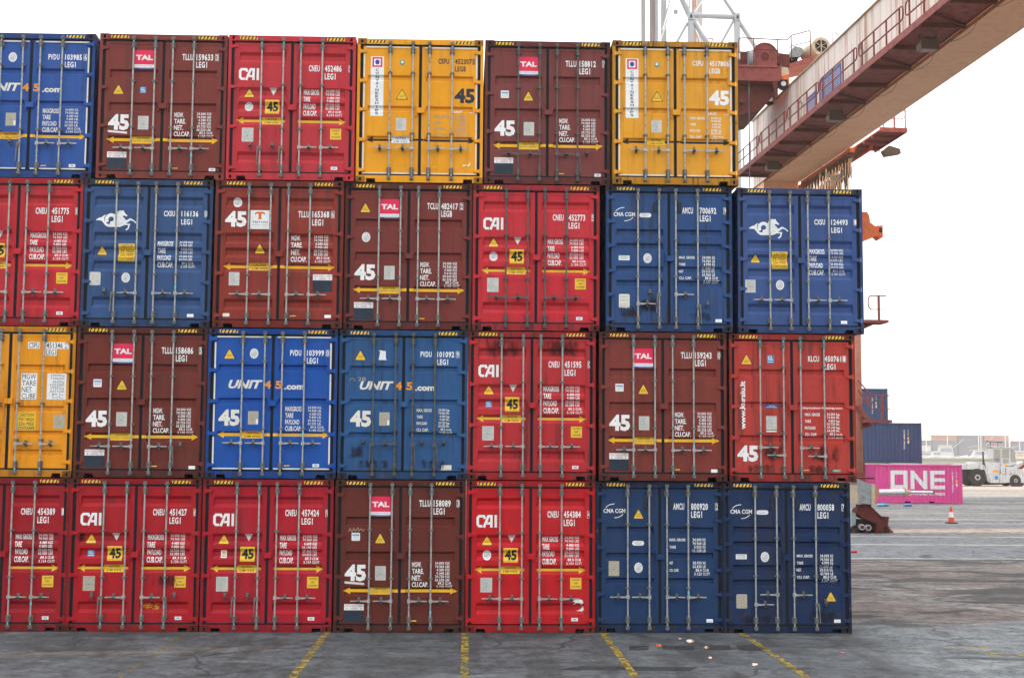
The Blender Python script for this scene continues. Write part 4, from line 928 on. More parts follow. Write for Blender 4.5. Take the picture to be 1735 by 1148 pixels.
# walkway on its left side
b = MB().use(MC['soffit'])
b.box(-1.67, -.003, Y0, 6.0, 18.06, 18.10)
b.use(MC['red']).box(-1.70, -1.67, Y0, 6.0, 17.96, 18.22)
wk = b.build('walkway', gc)
for i in range(16):
    y = 5.2-i*2.45
    b = MB().use(MC['dkred']); b.box(-1.665, -.08, y-.05, y+.05, 17.90, 18.055); b.build('bracket', wk)
    if i % 2 == 0:
        b = MB().use(MC['dkred']); b.bar((-1.6, y-1.1, 17.98), (-.14, y-.06, 17.98), .06, .08); b.build('brace', wk)
def rail_panel(y0, y1):
    x = -1.64; b = MB().use(MC['red']); zt, zm, r = 19.20, 18.70, .16
    P = [(x, y0+r, zm), (x, y0+.04, zm+.05), (x, y0, zm+r), (x, y0, zt-r), (x, y0+.04, zt-.05), (x, y0+r, zt), (x, y1-r, zt), (x, y1-.04, zt-.05), (x, y1, zt-r), (x, y1, zm+r), (x, y1-.04, zm+.05), (x, y1-r, zm), (x, y0+r, zm)]
    b.tube(P, .030, 6, False)
    n = max(2, round((y1-y0)/1.75))
    for i in range(n+1):
        y = y0+.35+(y1-y0-.7)*i/n; b.bar((x, y, 18.10), (x, y, zt), .055, .055)
    return b.build('railing', gc)
y = 5.9
while y > -30: rail_panel(y-4.55, y); y -= 4.78
# lamps and their cables under the walkway
def lamp(x, y, z, name='floodlight'):
    b = MB().use(MC['lamp']); b.prism([(-.34, .10), (-.25, .26), (.25, .26), (.34, .10), (.30, -.10), (-.30, -.10)], y-.22, y+.22)
    b.v = [(vx+x, vy, vz+z) for vx, vy, vz in b.v]
    for i in range(7): b.box(x-.26+i*.075, x-.235+i*.075, y-.23, y+.23, z+.262, z+.34)
    b.bar((x-.3, y, z+.3), (x-.3, y, z+.46), .04, .04); b.bar((x+.3, y, z+.3), (x+.3, y, z+.46), .04, .04)
    o = b.build(name, gc)
    b = MB().use(MC['glass']); b.box(x-.27, x+.27, y-.18, y+.18, z-.112, z-.101); b.build('lens', o); return o
for wx, wy in ((15.25, 18.43), (14.78, 28.27), (14.40, 38.0)):
    lx, ly = (wx-15.38)+.0434*(wy-36.71)-.05, wy-36.71
    lamp(lx, ly, 17.52)
b = MB().use(MC['wire'])
for i in range(8):
    y = 4-i*3.6; b.tube(loop([(-.10, y, 17.95), (.05, y-.8, 17.80), (.10, y-1.8, 17.78), (-.05, y-2.7, 17.95)]), .009, 5)
b.build('lamp_cable', gc)
# blue louvred panels leaning between railing and web
for ya, yb, z0, z1, sk in ((-5.85, -4.35, 18.5, 19.50, .15), (-9.15, -6.25, 18.35, 19.75, .35)):
    b = MB().use(MC['blue']); x = -.95
    b.box(x-.03, x, ya, ya+.08, z0, z1); b.box(x-.03, x, yb-.08, yb, z0, z1); b.box(x-.03, x, ya+.08, yb-.08, z1-.08, z1); b.box(x-.03, x, ya+.08, yb-.08, z0, z0+.08)
    n = 12
    for i in range(n):
        z = z0+.09+(z1-z0-.18)*i/n; b.face([(x-.028, ya+.08, z), (x-.028, yb-.08, z), (x-.004, yb-.08, z+(z1-z0-.18)/n), (x-.004, ya+.08, z+(z1-z0-.18)/n)])
    b.build('louvre_panel', gc)
# electrical boxes and hoses on the web
b = MB().use(MC['beige']); b.box(-.42, -.004, .6, 1.5, 18.35, 19.35); b.box(-.36, -.004, 2.0, 2.6, 18.3, 19.0); b.build('switch_box', gc)
b = MB().use(MC['galv'] if 'galv' in MC else M['galv'])
for yy in (-.9, -9.4): b.tube(loop([(-.06, yy, 20.1), (-.14, yy+.05, 20.35), (-.24, yy, 20.2), (-.24, yy-.05, 19.2), (-.30, yy+.2, 18.4)]), .03, 6); b.tube([(-.25, yy, 20.28), (-.25, yy, 20.46)], .09, 8)
b.build('hose', gc)
# festoon track on the right side
b = MB().use(MC['orange']); b.box(GWD+.08, GWD+.34, -1.6, 6.3, 17.74, 17.96); b.box(GWD-.05, GWD+.62, 6.0, 6.3, 17.55, 17.74)
b.use(MC['dkred']).box(GWD+.34, GWD+1.15, -1.0, 6.0, 18.02, 18.08); b.use(MC['orange']).box(GWD+1.15, GWD+1.2, -1.6, 6.0, 17.9, 18.12)
ft = b.build('festoon_track', gc)
for i in range(15):
    y = -1.4+i*.50; b = MB().use(MC['cable']); dp = 1.15+.55*math.sin(i*1.7)**2+(.35 if i > 8 else 0)
    for dx, dy in ((.08, 0), (.19, .05)):
        b.tube(loop([(GWD+.02+dx, y+dy, 17.74), (GWD+dx, y+.06+dy, 17.74-dp*.6), (GWD+.06+dx, y+.14, 17.74-dp), (GWD+.10+dx, y+.24, 17.74-dp*.55), (GWD+.02+dx, y+.30, 17.74)], 4), .035, 5)
    b.box(GWD+.02, GWD+.30, y-.05, y+.12, 17.52, 17.735); b.build('festoon_cable', ft)
# maintenance platform hung beyond
b = MB().use(MC['red']); b.box(GWD+.55, GWD+1.75, -4.4, -.3, 18.14, 18.20); b.box(GWD+1.75, GWD+1.80, -4.4, -.3, 18.05, 18.26); b.box(GWD+.5, GWD+1.8, -4.45, -4.40, 18.05, 18.26)
for yy in (-3.3, -2.2, -1.1): b.box(GWD+.55, GWD+1.75, yy-.05, yy+.05, 18.02, 18.135)
pf = b.build('platform', gc)
b = MB().use(MC['red'])
for yy in (-4.3, -3.0, -1.6): b.bar((GWD+1.76, yy, 18.2), (GWD+1.76, yy, 19.3), .045, .045)
b.tube([(GWD+.6, -4.3, 19.1), (GWD+1.76, -4.3, 19.1), (GWD+1.9, -4.2, 19.0), (GWD+1.78, -4.0, 18.8), (GWD+.7, -4.2, 18.7)], .02, 6, False)
b.bar((GWD+1.2, -4.35, 18.2), (GWD+1.2, -4.35, 19.1), .03, .03); b.build('railing', gc)
o = MB().use(MC['lamp']); o.prism([(-.42, .0), (-.12, .26), (.42, .10), (.46, -.12), (-.28, -.26)], -.85, -.45); o.v = [(x+GWD+2.42, y, z+18.05) for x, y, z in o.v]
o.bar((GWD+1.5, -.6, 18.12), (GWD+2.2, -.65, 18.05), .03, .03); o.build('floodlight', gc)
b = MB().use(MC['beige'])
for i, dx in enumerate((.0, .10, .22)): b.tube(loop([(GWD+.30+dx, -.6, 19.2), (GWD+.32+dx, -.55, 18.0), (GWD+.25+dx*.5, -.4, 17.2), (GWD-.15+dx*.3, -.2, 16.85-.12*i), (GWD-.5, .2, 17.1)]), .045, 6)
b.build('cable_bundle', gc)
b = MB().use(MC['wire'])
for dx, dy in ((.12, -.6), (.22, -.6), (.42, -.8), (.50, -.8)): b.tube([(GWD+dx, dy, 18.1), (GWD+dx+.04, dy, 12.0)], .014, 5)
for dx in (0, .3): b.tube([(GWD-.7+dx, .5, 17.6), (GWD-.9+dx, .6, 12.5)], .012, 5)
b.build('wire_rope', gc)
# legs, sill beam, trolleyless second girder behind the wall
b = MB().use(MC['under']); b.box(.0, 1.9, 6.4, 8.6, 3.2, ZB-.042); b.build('leg', gc)
b = MB().use(MC['red']); b.box(.6, 1.4, -4.6, 16, 1.4, 3.1); b.build('sill_beam', gc)
# near end of the sill: grey end box, red taper, buffer cylinder (world scale ~39 px/m)
def wx(px): return 16.34+(px-1453)*.02574
def wz(py): return 5.18-(py-700)*.0261
def L(x, z, y=31.0): return ((x-15.38)+.0434*(y-36.71), y-36.71, z)
xa, xb = L(wx(1449), 0)[0], L(wx(1472), 0)[0]; yf = -5.9
b = MB().use(MC['grey']); b.prism([(xa, wz(848)), (xb, wz(851)), (xb, wz(818)), (xa, wz(808))], yf, yf+1.25)
b.use(MC['beige']).box(xa-.42, xa-.003, yf-.02, yf+.6, wz(849), wz(819)); b.box(xb+.002, xb+.16, yf-.04, yf+1.2, wz(852), wz(817))
b.use(MC['dkred']).box(xa-.5, xb+.2, yf+.1, yf+1.1, wz(809), wz(806)); b.build('end_box', gc)
xc, xd = xb+.162, L(wx(1491), 0)[0]; cy = yf+.5; zc = (wz(827)+wz(836))/2
b = MB().use(MC['faded'])
def fr(z0, z1, y0, y1, x): return [(x, y0, z0), (x, y1, z0), (x, y1, z1), (x, y0, z1)]
A = fr(wz(848), wz(817), yf, yf+1.0, xc); Bq = fr(zc-.14, zc+.14, cy-.15, cy+.15, xd)
b.face(A); b.face(Bq)
for i in range(4): b.face([A[i], A[(i+1) % 4], Bq[(i+1) % 4], Bq[i]])
b.build('buffer_taper', gc)
xe, xf, xg = L(wx(1537), 0)[0], L(wx(1547), 0)[0], L(wx(1587), 0)[0]
b = MB().use(MC['steel']); b.tube([(xd, cy, zc), (xe, cy, zc+.02)], .135, 16); b.use(MC['beige']).tube([(xe, cy, zc+.02), (xe+.06, cy, zc+.02)], .21, 16); b.tube([(xe+.06, cy, zc+.02), (xf, cy, zc+.02)], .10, 12)
b.use(MC['steel']).tube([(xf, cy, zc+.02), (xg, cy, zc+.015)], .062, 12); b.use(MC['dkred']).tube([(xg, cy, zc+.015), (xg+.04, cy, zc+.015)], .09, 12); b.build('buffer', gc)
# bogie
def bp(*pts): return [(L(wx(1430+zx/7.656), 0)[0], wz(770+zy/7.656)) for zx, zy in pts]
b = MB().use(MC['dkred']); b.prism(bp((200, 660), (330, 650), (500, 810), (490, 930), (410, 985), (400, 862), (215, 792), (150, 730), (150, 690)), yf+.15, yf+.85)
b.use(MC['dkred']).prism(bp((330, 645), (345, 655), (505, 805), (500, 818), (325, 664)), yf+.10, yf+.9); b.prism(bp((395, 862), (412, 862), (412, 990), (395, 990)), yf+.10, yf+.9); b.prism(bp((195, 625), (345, 625), (335, 652), (205, 660)), yf+.2, yf+.8)
b.use(MC['dkred']).prism(bp((455, 768), (575, 775), (560, 880), (500, 915), (485, 820)), yf+.2, yf+.8)
b.use(MC['red']).prism(bp((540, 870), (565, 872), (612, 945), (638, 952), (636, 1006), (592, 1004), (588, 955)), yf+.3, yf+.6)
bo = b.build('bogie', gc)
for zx, zy, r in ((490, 952, .215), (285, 955, .20), (110, 965, .19)):
    x, z = bp((zx, zy))[0]; b = MB().use(MC['tyre']); b.tube([(x, yf+.25, z), (x, yf+.70, z)], r, 20); b.use(MC['dkred']).tube([(x, yf+.23, z), (x, yf+.25, z)], r*.5, 12); b.build('wheel', bo)
b = MB().use(MC['tyre']); b.prism(bp((230, 810), (395, 870), (395, 985), (150, 985), (140, 800)), yf+.35, yf+.8)
for zx, zy in ((207, 905), (292, 912)):
    x, z = bp((zx, zy))[0]; b.use(MC['steel']).tube([(x, yf+.12, z), (x, yf+.36, z)], .13, 14); b.use(MC['dkred']).tube([(x, yf+.09, z), (x, yf+.12, z)], .085, 10)
b.use(MC['grey']).prism(bp((85, 720), (130, 725), (140, 800), (130, 880), (85, 890)), yf+.2, yf+.7); b.build('drive_motor', bo)
# access column, stairs and landings at the near corner
x0, x1 = L(wx(1453), 0)[0], L(wx(1464), 0)[0]; b = MB().use(worn('post_paint', (.52, .22, .15), .65, 4, .55)); b.tube([((x0+x1)/2, yf+.4, 2.6), ((x0+x1)/2, yf+.4, 14.4)], (x1-x0)/2, 20); b.build('column', gc, smooth=True)
def landing(zd, xl, xr, y0=None):
    y0 = yf-.25; y1 = yf+.85
    b = MB().use(MC['pinkred']); b.box(xl, xr, y0, y1, zd-.06, zd+.06); b.prism([(xl, zd-.06), (xl+(xr-xl)*.62, zd-.06), (xl+.02, zd-.36), (xl, zd-.40)], yf+.3, yf+.42); o = b.build('landing', gc)
    b = MB().use(MC['pinkred']); xp = xr-.42; b.bar((xp, y0+.05, zd), (xp, y0+.05, zd+1.12), .09, .09)
    for zz, rr in ((zd+1.12, .03), (zd+.52, .022)): b.tube([(xl+.25, y0+.05, zz), (xp+.34, y0+.05, zz)], rr, 6)
    b.tube(loop([(xl+.28, y0+.05, zd+1.12), (xl+.18, y0+.05, zd+1.0), (xl+.17, y0+.05, zd+.68), (xl+.28, y0+.05, zd+.52)]), .028, 6); b.build('railing', o)
    return o
landing(wz(713), L(wx(1461), 0)[0], L(wx(1507), 0)[0]); landing(wz(546), L(wx(1463), 0)[0], L(wx(1504), 0)[0])
b = MB().use(MC['pinkred']); s0, s1 = L(wx(1449), wz(688)), L(wx(1473), wz(717))
for dy in (-.2, .5):
    b.bar((s0[0], yf+dy, s0[2]), (s1[0], yf+dy, s1[2]), .05, .16)
    q0, q1, q2 = L(wx(1449), wz(645)), L(wx(1475), wz(673)), L(wx(1466), wz(683)); b.tube(loop([(q0[0], yf+dy, q0[2]), ((q0[0]+q1[0])/2, yf+dy, (q0[2]+q1[2])/2), (q1[0], yf+dy, q1[2]), (q1[0]-.02, yf+dy, q1[2]-.22), (q2[0], yf+dy, q2[2]), (q0[0], yf+dy, q0[2]-.42)]), .03, 6)
for i in range(6):
    t = i/5; b.box(s0[0]+(s1[0]-s0[0])*t-.1, s0[0]+(s1[0]-s0[0])*t+.1, yf-.2, yf+.5, s0[2]+(s1[2]-s0[2])*t-.02, s0[2]+(s1[2]-s0[2])*t+.02)
b.build('stair', gc)
# orange guide arm sticking out of the column
def ap(*pts): return [(L(wx(1230+zx/4.253), 0)[0], wz(300+zy/4.253)) for zx, zy in pts]
b = MB().use(MC['orange']); b.prism(ap((970, 253), (1035, 255), (1050, 285), (1055, 330), (1105, 365), (1105, 425), (1000, 468), (970, 470)), yf, yf+.8)
b.prism(ap((1106, 350), (1155, 347), (1155, 435), (1135, 440), (1128, 450), (1118, 435), (1106, 428)), yf+.1, yf+.6)
b.use(MC['tyre']).prism(ap((1126, 366), (1150, 364), (1150, 398), (1126, 400)), yf+.09, yf+.099); b.use(MC['pinkred']).prism(ap((975, 470), (1005, 470), (1005, 500), (975, 503)), yf+.2, yf+.5); b.build('guide_arm', gc)

# ------------------------------------------------------------------ trolley riding on the girder
tr = empty('crane_trolley', (13.9, 40, 21.9))
tag(tr, 'dark red hoist trolley with big cable drum sitting on the crane girder', 'trolley')
def T(px, py): return (12.77+(px-1253.4)*.02965-13.9, 22.73-(py-111)*.0288-21.9)
F = -2.0                                                                # front plane, 38 m out
def tz(*pts): return [T(1240+zx/8.2, 50+zy/8.2) for zx, zy in pts]
b = MB().use(MC['red']); b.prism(tz((-500, 520), (630, 520), (690, 480), (690, 700), (640, 722), (-500, 712)), F, F+3.5)
b.use(MC['pinkred']).prism(tz((-500, 490), (640, 495), (640, 522), (-500, 520)), F-.06, F+3.2); b.build('main_beam', tr)
b = MB().use(MC['dkred']); b.prism(tz((-500, 735), (620, 735), (600, 900), (420, 1110), (-500, 1300)), F+.6, F+4.4); b.prism(tz((570, 715), (640, 715), (640, 960), (590, 975), (585, 840)), F+.02, F+.3)
b.prism(tz((110, 930), (185, 930), (180, 1010), (120, 1010)), F+.3, F+.58); b.build('underframe', tr)
cx, cz = T(1297, 91.5)
b = MB().use(MC['red']); b.tube([(cx, F+.1, cz), (cx, F+.22, cz)], .62, 28); b.use(MC['pinkred']).prism([(cx-.6, cz-.55), (cx+.6, cz-.55), (cx+.6, cz), (cx-.6, cz)], F+.11, F+.2)
for a in range(0, 181, 12):
    p = (cx+.635*math.cos(R(a)), cz+.635*math.sin(R(a))); q = (cx+.635*math.cos(R(a+12)), cz+.635*math.sin(R(a+12))); b.bar((p[0], F+.14, p[1]), (q[0], F+.14, q[1]), .18, .05)
b.use(MC['dkred']).tube([(cx, F+.085, cz-.05), (cx, F+.1, cz-.05)], .22, 16)
for a in range(0, 360, 45): b.use(MC['tyre']).tube([(cx+.15*math.cos(R(a)), F+.075, cz-.05+.15*math.sin(R(a))), (cx+.15*math.cos(R(a)), F+.086, cz-.05+.15*math.sin(R(a)))], .022, 6)
b.use(MC['cable']).tube([(cx, F+.22, cz), (cx, F+2.4, cz)], .52, 24); b.build('cable_drum', tr)
b = MB().use(MC['grey']); b.tube([(cx-.85, F+.3, cz-.12), (cx-.6, F+.32, cz-.12)], .42, 16); b.use(MC['dkred']).box(cx-1.3, cx-.86, F+.3, F+1.0, cz-.5, cz+.25); b.use(M['white']).box(cx-1.42, cx-1.25, F+.1, F+.3, cz-.2, cz+.12); b.build('brake', tr)
b = MB().use(MC['dkred']); b.prism(tz((660, 290), (820, 310), (820, 500), (680, 495)), F+.2, F+2.0); b.use(MC['beige']).prism(tz((680, 500), (790, 510), (805, 590), (800, 640), (690, 640)), F+.1, F+.6); b.use(MC['orange']).prism(tz((700, 640), (800, 610), (805, 780), (790, 780), (780, 690), (700, 690)), F+.05, F+.5); b.build('gearbox', tr)
for yy in (F+.1, F+3.0):
    x, z = T(1329, 140); b = MB().use(MC['tyre']); b.tube([(x, yy+.1, z), (x, yy+.3, z)], .30, 18); b.use(MC['steel']).tube([(x, yy+.07, z), (x, yy+.1, z)], .13, 12); b.build('wheel', tr)
b = MB().use(MC['pinkred']); b.prism(tz((800, 470), (1070, 375), (1135, 405), (1135, 440), (800, 525)), F-.1, F+2.2); b.use(MC['red']).prism(tz((1130, 400), (1190, 400), (1190, 470), (1130, 450)), F, F+1.5); b.build('platform', tr)
b = MB().use(MC['blue']); q = tz((840, 330), (870, 210), (905, 165), (1010, 190), (1040, 260), (960, 330)); b.use(MC['grey']).prism(q, F+.4, F+1.2); b.use(MC['tyre']).prism(tz((850, 330), (960, 330), (950, 385), (870, 390)), F+.5, F+1.1); b.build('motor', tr)
mx, mz = T(1391.5, 75); b = MB().use(MC['beige']); b.tube([(mx, F-.1, mz), (mx, F, mz)], .46, 24); b.tube([(mx, F, mz), (mx-.35, F+1.3, mz-.05)], .41, 24)
b.use(MC['tyre']).tube([(mx, F-.112, mz), (mx, F-.101, mz)], .31, 24); b.use(MC['beige'])
for a in (90, 150, 210): b.bar((mx-.44*math.cos(R(a)), F-.125, mz-.44*math.sin(R(a))), (mx+.44*math.cos(R(a)), F-.125, mz+.44*math.sin(R(a))), .04, .02)
b.build('fan_motor', tr)
b = MB().use(MC['dkred'])
def tp(zx, zy, y=F-.2): q = T(1240+zx/8.2, 50+zy/8.2); return (q[0], y, q[1])
b.tube(loop([tp(85, 500), tp(85, 170), tp(120, 120), tp(300, 122), tp(620, 132), tp(760, 130), tp(825, 65), tp(900, 45), tp(1040, 2), tp(1075, 0), tp(1085, 40), tp(1088, 390)], 4), .028, 6)
for zx, za, zb in ((293, 124, 500), (626, 132, 480), (818, 80, 440)): b.tube([tp(zx, za), tp(zx, zb)], .028, 6)
b.tube([tp(300, 275), tp(620, 290)], .025, 6); b.tube([tp(760, 290), tp(825, 220), tp(1080, 150)], .022, 6); b.tube([tp(1395, 200), tp(1400, 8), tp(1420, 0), tp(1478, 60)], .022, 6); b.build('railing', tr)
b = MB().use(MC['wire']); b.tube([tp(245, 700, F+.2), tp(245, 1150, F+.2), tp(245, 2600, F+.2)], .03, 6); b.build('hoist_rope', tr)

# ------------------------------------------------------------------ white lattice crane far behind
lc = empty('harbour_crane', (25, 122, 0))
tag(lc, 'tall white lattice crane mast rising behind the upper right yellow container', 'crane')
wht = worn('white_crane_paint', (.34, .37, .40), .85, .6, .5, 0, .5); pale = worn('pale_pink_paint', (.30, .27, .28), .85, .6, .5)
def cp(px, py, y=-2.0): return (18.89+(px-1087.5)*.0679-25, y, 52.72-(py-35)*.0664)
def col(pa, pb, mat, y, z0=0.0, name='column'):
    b = MB().use(mat); x0, x1 = cp(pa, 0)[0], cp(pb, 0)[0]; b.box(x0, x1, y, y+(x1-x0), z0, 60); b.build(name, lc)
col(1085, 1091.5, pale, -3); col(1100.3, 1103.6, worn('dark_grey_column', (.20, .17, .17), .7, .5, .5), -2.5, name='hoist_column'); col(1105.3, 1110.8, worn('grey_brown_column', (.22, .18, .19), .7, .5, .5), -2, name='hoist_column')
col(1115.5, 1119.5, wht, 0); col(1127.5, 1136.5, wht, 1); col(1190.5, 1196.5, worn('rusty_column', (.42, .24, .18), .7, .5, .6), 4, name='rusty_column'); col(1201, 1210, wht, 5)
b = MB().use(pale)
for px in (1178.5, 1181.5, 1186): q = cp(px, 0, 3); b.bar((q[0], 3, 0), (q[0], 3, 60), .12, .12)
for i in range(22): za = 20+i*1.8; q, r_ = cp(1178.5, 0)[0], cp(1186, 0)[0]; b.bar((q, 3, za), (r_, 3, za+.9), .06, .06); b.bar((r_, 3, za+.9), (q, 3, za+1.8), .06, .06)
b.build('ladder_tower', lc)
def mem(a, c, r, y=-2.0, y2=None, mat=None, name='brace'):
    b = MB().use(mat or wht); b.tube([cp(a[0], a[1], y), cp(c[0], c[1], y if y2 is None else y2)], r, 10); b.build(name, lc)
mem((1170, 24), (1249, 26), .30); mem((1170.5, 24), (1136, -36), .20); mem((1152, -16), (1168, 20), .26); mem((1249, 26), (1222, -16), .24); mem((1145, -30), (1176, 40), .12, -1.2); mem((1176, 30), (1192, 78), .12, -1.0); mem((1143, -20), (1127, 40), .12, .4)
mem((1172, 26), (1205, 84), .32); mem((1250, 27), (1300, 108), .30); mem((1244, 32), (1212, 92), .16); mem((1165, 38), (1120, 124), .16); mem((1176, 18), (1200, -18), .14); mem((1119, 70), (1147, -10), .08, 0)
for px in (1170.5, 1249.5):
    q = cp(px, 0); b = MB().use(wht); b.box(q[0]-.3, q[0]+.3, -2.3, -1.7, 0, cp(px, 30)[2]); b.build('column', lc)
    b = MB().use(wht); b.box(q[0]-.32, q[0]+.32, -2.4, -1.6, cp(0, 33)[2], cp(0, 20.5)[2]); b.use(MC['tyre']).box(q[0]-.12, q[0]+.12, -2.42, -2.401, cp(0, 31)[2], cp(0, 25)[2]); b.build('joint', lc)
b = MB().use(MC['dkred']); P = [cp(1211, 41, 5), cp(1223, 41, 5), cp(1229, 31, 5), cp(1215, 31, 5)]
for i in range(4): b.bar(P[i], P[(i+1) % 4], .10, .10)
b.build('landing', lc)
b = MB().use(MC['grey']); q = cp(1145, 18); b.box(q[0]-.2, q[0]+.22, -2.2, -1.8, q[2]-.22, q[2]+.18); b.bar((q[0]-.3, -2, q[2]+.42), (q[0]+.55, -2, q[2]+.40), .05, .05); b.bar((q[0], -2, q[2]+.17), (q[0], -2, q[2]+.40), .03, .03); b.build('floodlight', lc)

# ------------------------------------------------------------------ yard containers behind
def yard_container(x, y, z, length, rgb, label, group, h=2.59, marks=None, kind='shipping_container', n=None):
    root = empty(kind, (x, y, z)); tag(root, label, 'container', group)
    pm = paint('yard_container_paint', tuple(v*.95 for v in lin(rgb)), .25, .3); wd = 2.44
    n = n or max(6, int(length/.278)); st = (length-.24)/n
    def corr(yy, s, name):
        b = MB().use(pm)
        for i in range(n):
            a = .12+i*st; q = [(a, 0), (a+st*.26, 0), (a+st*.5, .036), (a+st*.76, .036), (a+st, 0)]
            for (xa, da), (xb, db) in zip(q, q[1:]): b.face([(xa, yy+s*da, .15), (xb, yy+s*db, .15), (xb, yy+s*db, h-.10), (xa, yy+s*da, h-.10)])
        return b.build(name, root, fix=False)
    s0 = corr(.03, 1, 'side_wall'); corr(wd-.03, -1, 'side_wall')
    b = MB().use(pm)
    for xa in (0, length-.12):
        for ya in (0, wd-.12): b.box(xa, xa+.12, ya, ya+.12, .118, h-.118)
    for ya in (0.006, wd-.09):
        b.box(.178, length-.178, ya, ya+.084, h-.10, h-.01); b.box(.178, length-.178, ya, ya+.084, .02, .15)
    b.box(.03, .09, .12, wd-.12, .10, h-.05); b.box(length-.09, length-.03, .12, wd-.12, .10, h-.05); b.box(.12, length-.12, .092, wd-.092, h-.06, h-.03)
    b.use(M['void'])
    for c in ((.36, .64) if length < 8 else (.44, .56)): b.box(length*c-.18, length*c+.18, -.001, .004, .03, .14)
    b.use(pm); b.build('frame', root)
    b = MB().use(pm)
    cm = casting_mesh(pm)
    for cx in (0, length-.178):
        for cz in (0, h-.118):
            link('corner_casting', cm, root, (cx, -.004, cz)); o = link('corner_casting', cm, root, (cx+.178, wd+.004, cz)); o.rotation_euler = (0, 0, math.pi)
    if marks:
        def dep(xx, zz):
            t = ((xx-.12) % st)/st
            return .03+(0 if t < .26 else .036*(t-.26)/.24 if t < .5 else .036 if t < .76 else .036*(1-t)/.24)
        br = [.12+i*st+st*k for i in range(n) for k in (0, .26, .5, .76)]
        for name, fn in marks: d = Dec(); fn(d); d.build(name, s0, dep, (br, ()), .004)
    return root
def side_code(x, h, L=1.25):
    def f(d):
        d.text('40 8 8', x+.30, x+.36, h-.75, h-.35, 'white', 0, .02, 0, 1, True); d.text('TCNU 648213', x, x+.09, h-1.75, h-.35, 'white', 0, .03, 0, 1, True)
        d.rect(x+.27, x+.39, h-1.06, h-.86, 'sticker'); d.rect(x+.28, x+.38, h-1.32, h-1.12, 'white')
    return f
def one_logo(d):
    x0, x1, z0, z1 = 1.02, 4.84, .98, 2.26; t = .30
    q = lambda a: x0+(x1-x0)*a
    d.rect(q(0), q(.318), z1-t*.92, z1, 'white'); d.rect(q(0), q(.318), z0, z0+t*.92, 'white'); d.rect(q(0), q(.078), z0+t*.92, z1-t*.92, 'white'); d.rect(q(.24), q(.318), z0+t*.92, z1-t*.92, 'white')
    d.poly([(q(.368), z0), (q(.442), z0), (q(.442), z0+.80), (q(.61), z0), (q(.68), z0), (q(.68), z1), (q(.606), z1), (q(.606), z0+.46), (q(.43), z1), (q(.368), z1)], 'white')
    d.rect(q(.728), q(.806), z0, z1, 'white')
    for a, b_ in ((z1-t*.85, z1), ((z0+z1)/2-t*.42, (z0+z1)/2+t*.42), (z0, z0+t*.85)): d.rect(q(.806), q(1), a, b_, 'white')
    d.text('OCEAN NETWORK EXPRESS', q(0), q(1), .56, .74, 'white', 0, .035)
yard_container(27.68, 64.5, 0, 6.06, (216, 84, 150), 'pink container with big white ONE lettering standing on the yard', 'yard containers', 2.66, [('logo', one_logo), ('lettering', side_code(5.35, 2.5))])
yard_container(19.75, 67.3, 0, 12.19, (70, 84, 112), 'grey-blue container hidden behind the pink one, under the blue pair', 'yard containers')
yard_container(19.75, 67.35, 2.72, 12.19, (70, 84, 114), 'long grey-blue corrugated container standing just above the pink one', 'yard containers', 2.9, [('lettering', side_code(10.9, 2.75))])
for k in (0, 1): yard_container(18.3, 70.2, k*2.68, 12.19, (74, 86, 110), 'grey-blue container at the back, %s of the three stacked there' % ('lowest' if k == 0 else 'middle'), 'yard containers', 2.62)
yard_container(18.3, 70.3, 5.60, 12.19, (72, 88, 118), 'topmost grey-blue corrugated container, against the sky behind the stair landing', 'yard containers', 2.62, [('lettering', side_code(11.0, 2.5))])

# traffic cone
cn = empty('traffic_cone', (23.48, 39.3, 0)); tag(cn, 'orange traffic cone with white band standing on the yard', 'traffic cone')
cr = worn('orange_cone_plastic', (.62, .085, .045), .7, 6, .5); cw = worn('white_cone_band', (.72, .72, .72), .8, 6, .4); ck = worn('black_rubber_base', (.03, .03, .03), 1.5, 6, .7)
b = MB().use(cr)
def cone(b, z0, z1, r0, r1, m): b.use(m); b.tube([(0, 0, z0), (0, 0, z1)], [r0, r1], 20)
cone(b, .05, .30, .165, .125, cr); cone(b, .56, .84, .082, .035, cr); b.build('cone', cn)
b = MB(); cone(b, .302, .558, .126, .083, cw); b.build('reflective_band', cn)
b = MB().use(ck); b.prism([(-.26, -.20), (-.20, -.26), (.20, -.26), (.26, -.20), (.26, .20), (.20, .26), (-.20, .26), (-.26, .20)], .004, .05, 'z'); b.build('base', cn)

# white yard tractor on the right edge
tk = empty('yard_tractor', (52.2, 112, 0)); tag(tk, 'white heavy yard tractor with tall glazed cab, cut off by the right edge', 'tractor')
tw = paint('white_tractor_paint', (.52, .53, .54), .6, .6); td = worn('dark_chassis', (.05, .048, .045), .6, 5, .7); tg = worn('tinted_cab_glass', (.30, .29, .26), .7, 3, .15); ty = worn('tyre_rubber', (.035, .034, .033), 1.5, 6, .85)
q = lambda *pts: [((zx/8.2+1560-1634)/15.9, (821.5-(700+zy/8.2))/15.9) for zx, zy in pts]
b = MB().use(tw); b.prism(q((560, 690), (760, 690), (770, 660), (840, 668), (850, 695), (885, 700), (940, 880), (965, 950), (930, 930), (895, 775), (850, 765), (600, 765), (560, 765)), 0, 2.7)
b.prism(q((905, 662), (1115, 668), (1120, 750), (1105, 820), (920, 820)), .12, 2.6); b.prism(q((930, 830), (1385, 832), (1370, 930), (1150, 950), (965, 950)), -.05, 2.75); b.prism(q((1120, 720), (1300, 725), (1440, 650), (1440, 690), (1340, 760), (1440, 770), (1440, 950), (1388, 940), (1386, 829), (1120, 822)), .05, 2.6)
bd = b.build('body', tk)
b = MB().use(td); b.prism(q((560, 766), (890, 776), (960, 952), (1380, 940), (1380, 965), (940, 980), (560, 960)), .5, 2.2); b.build('chassis', tk)
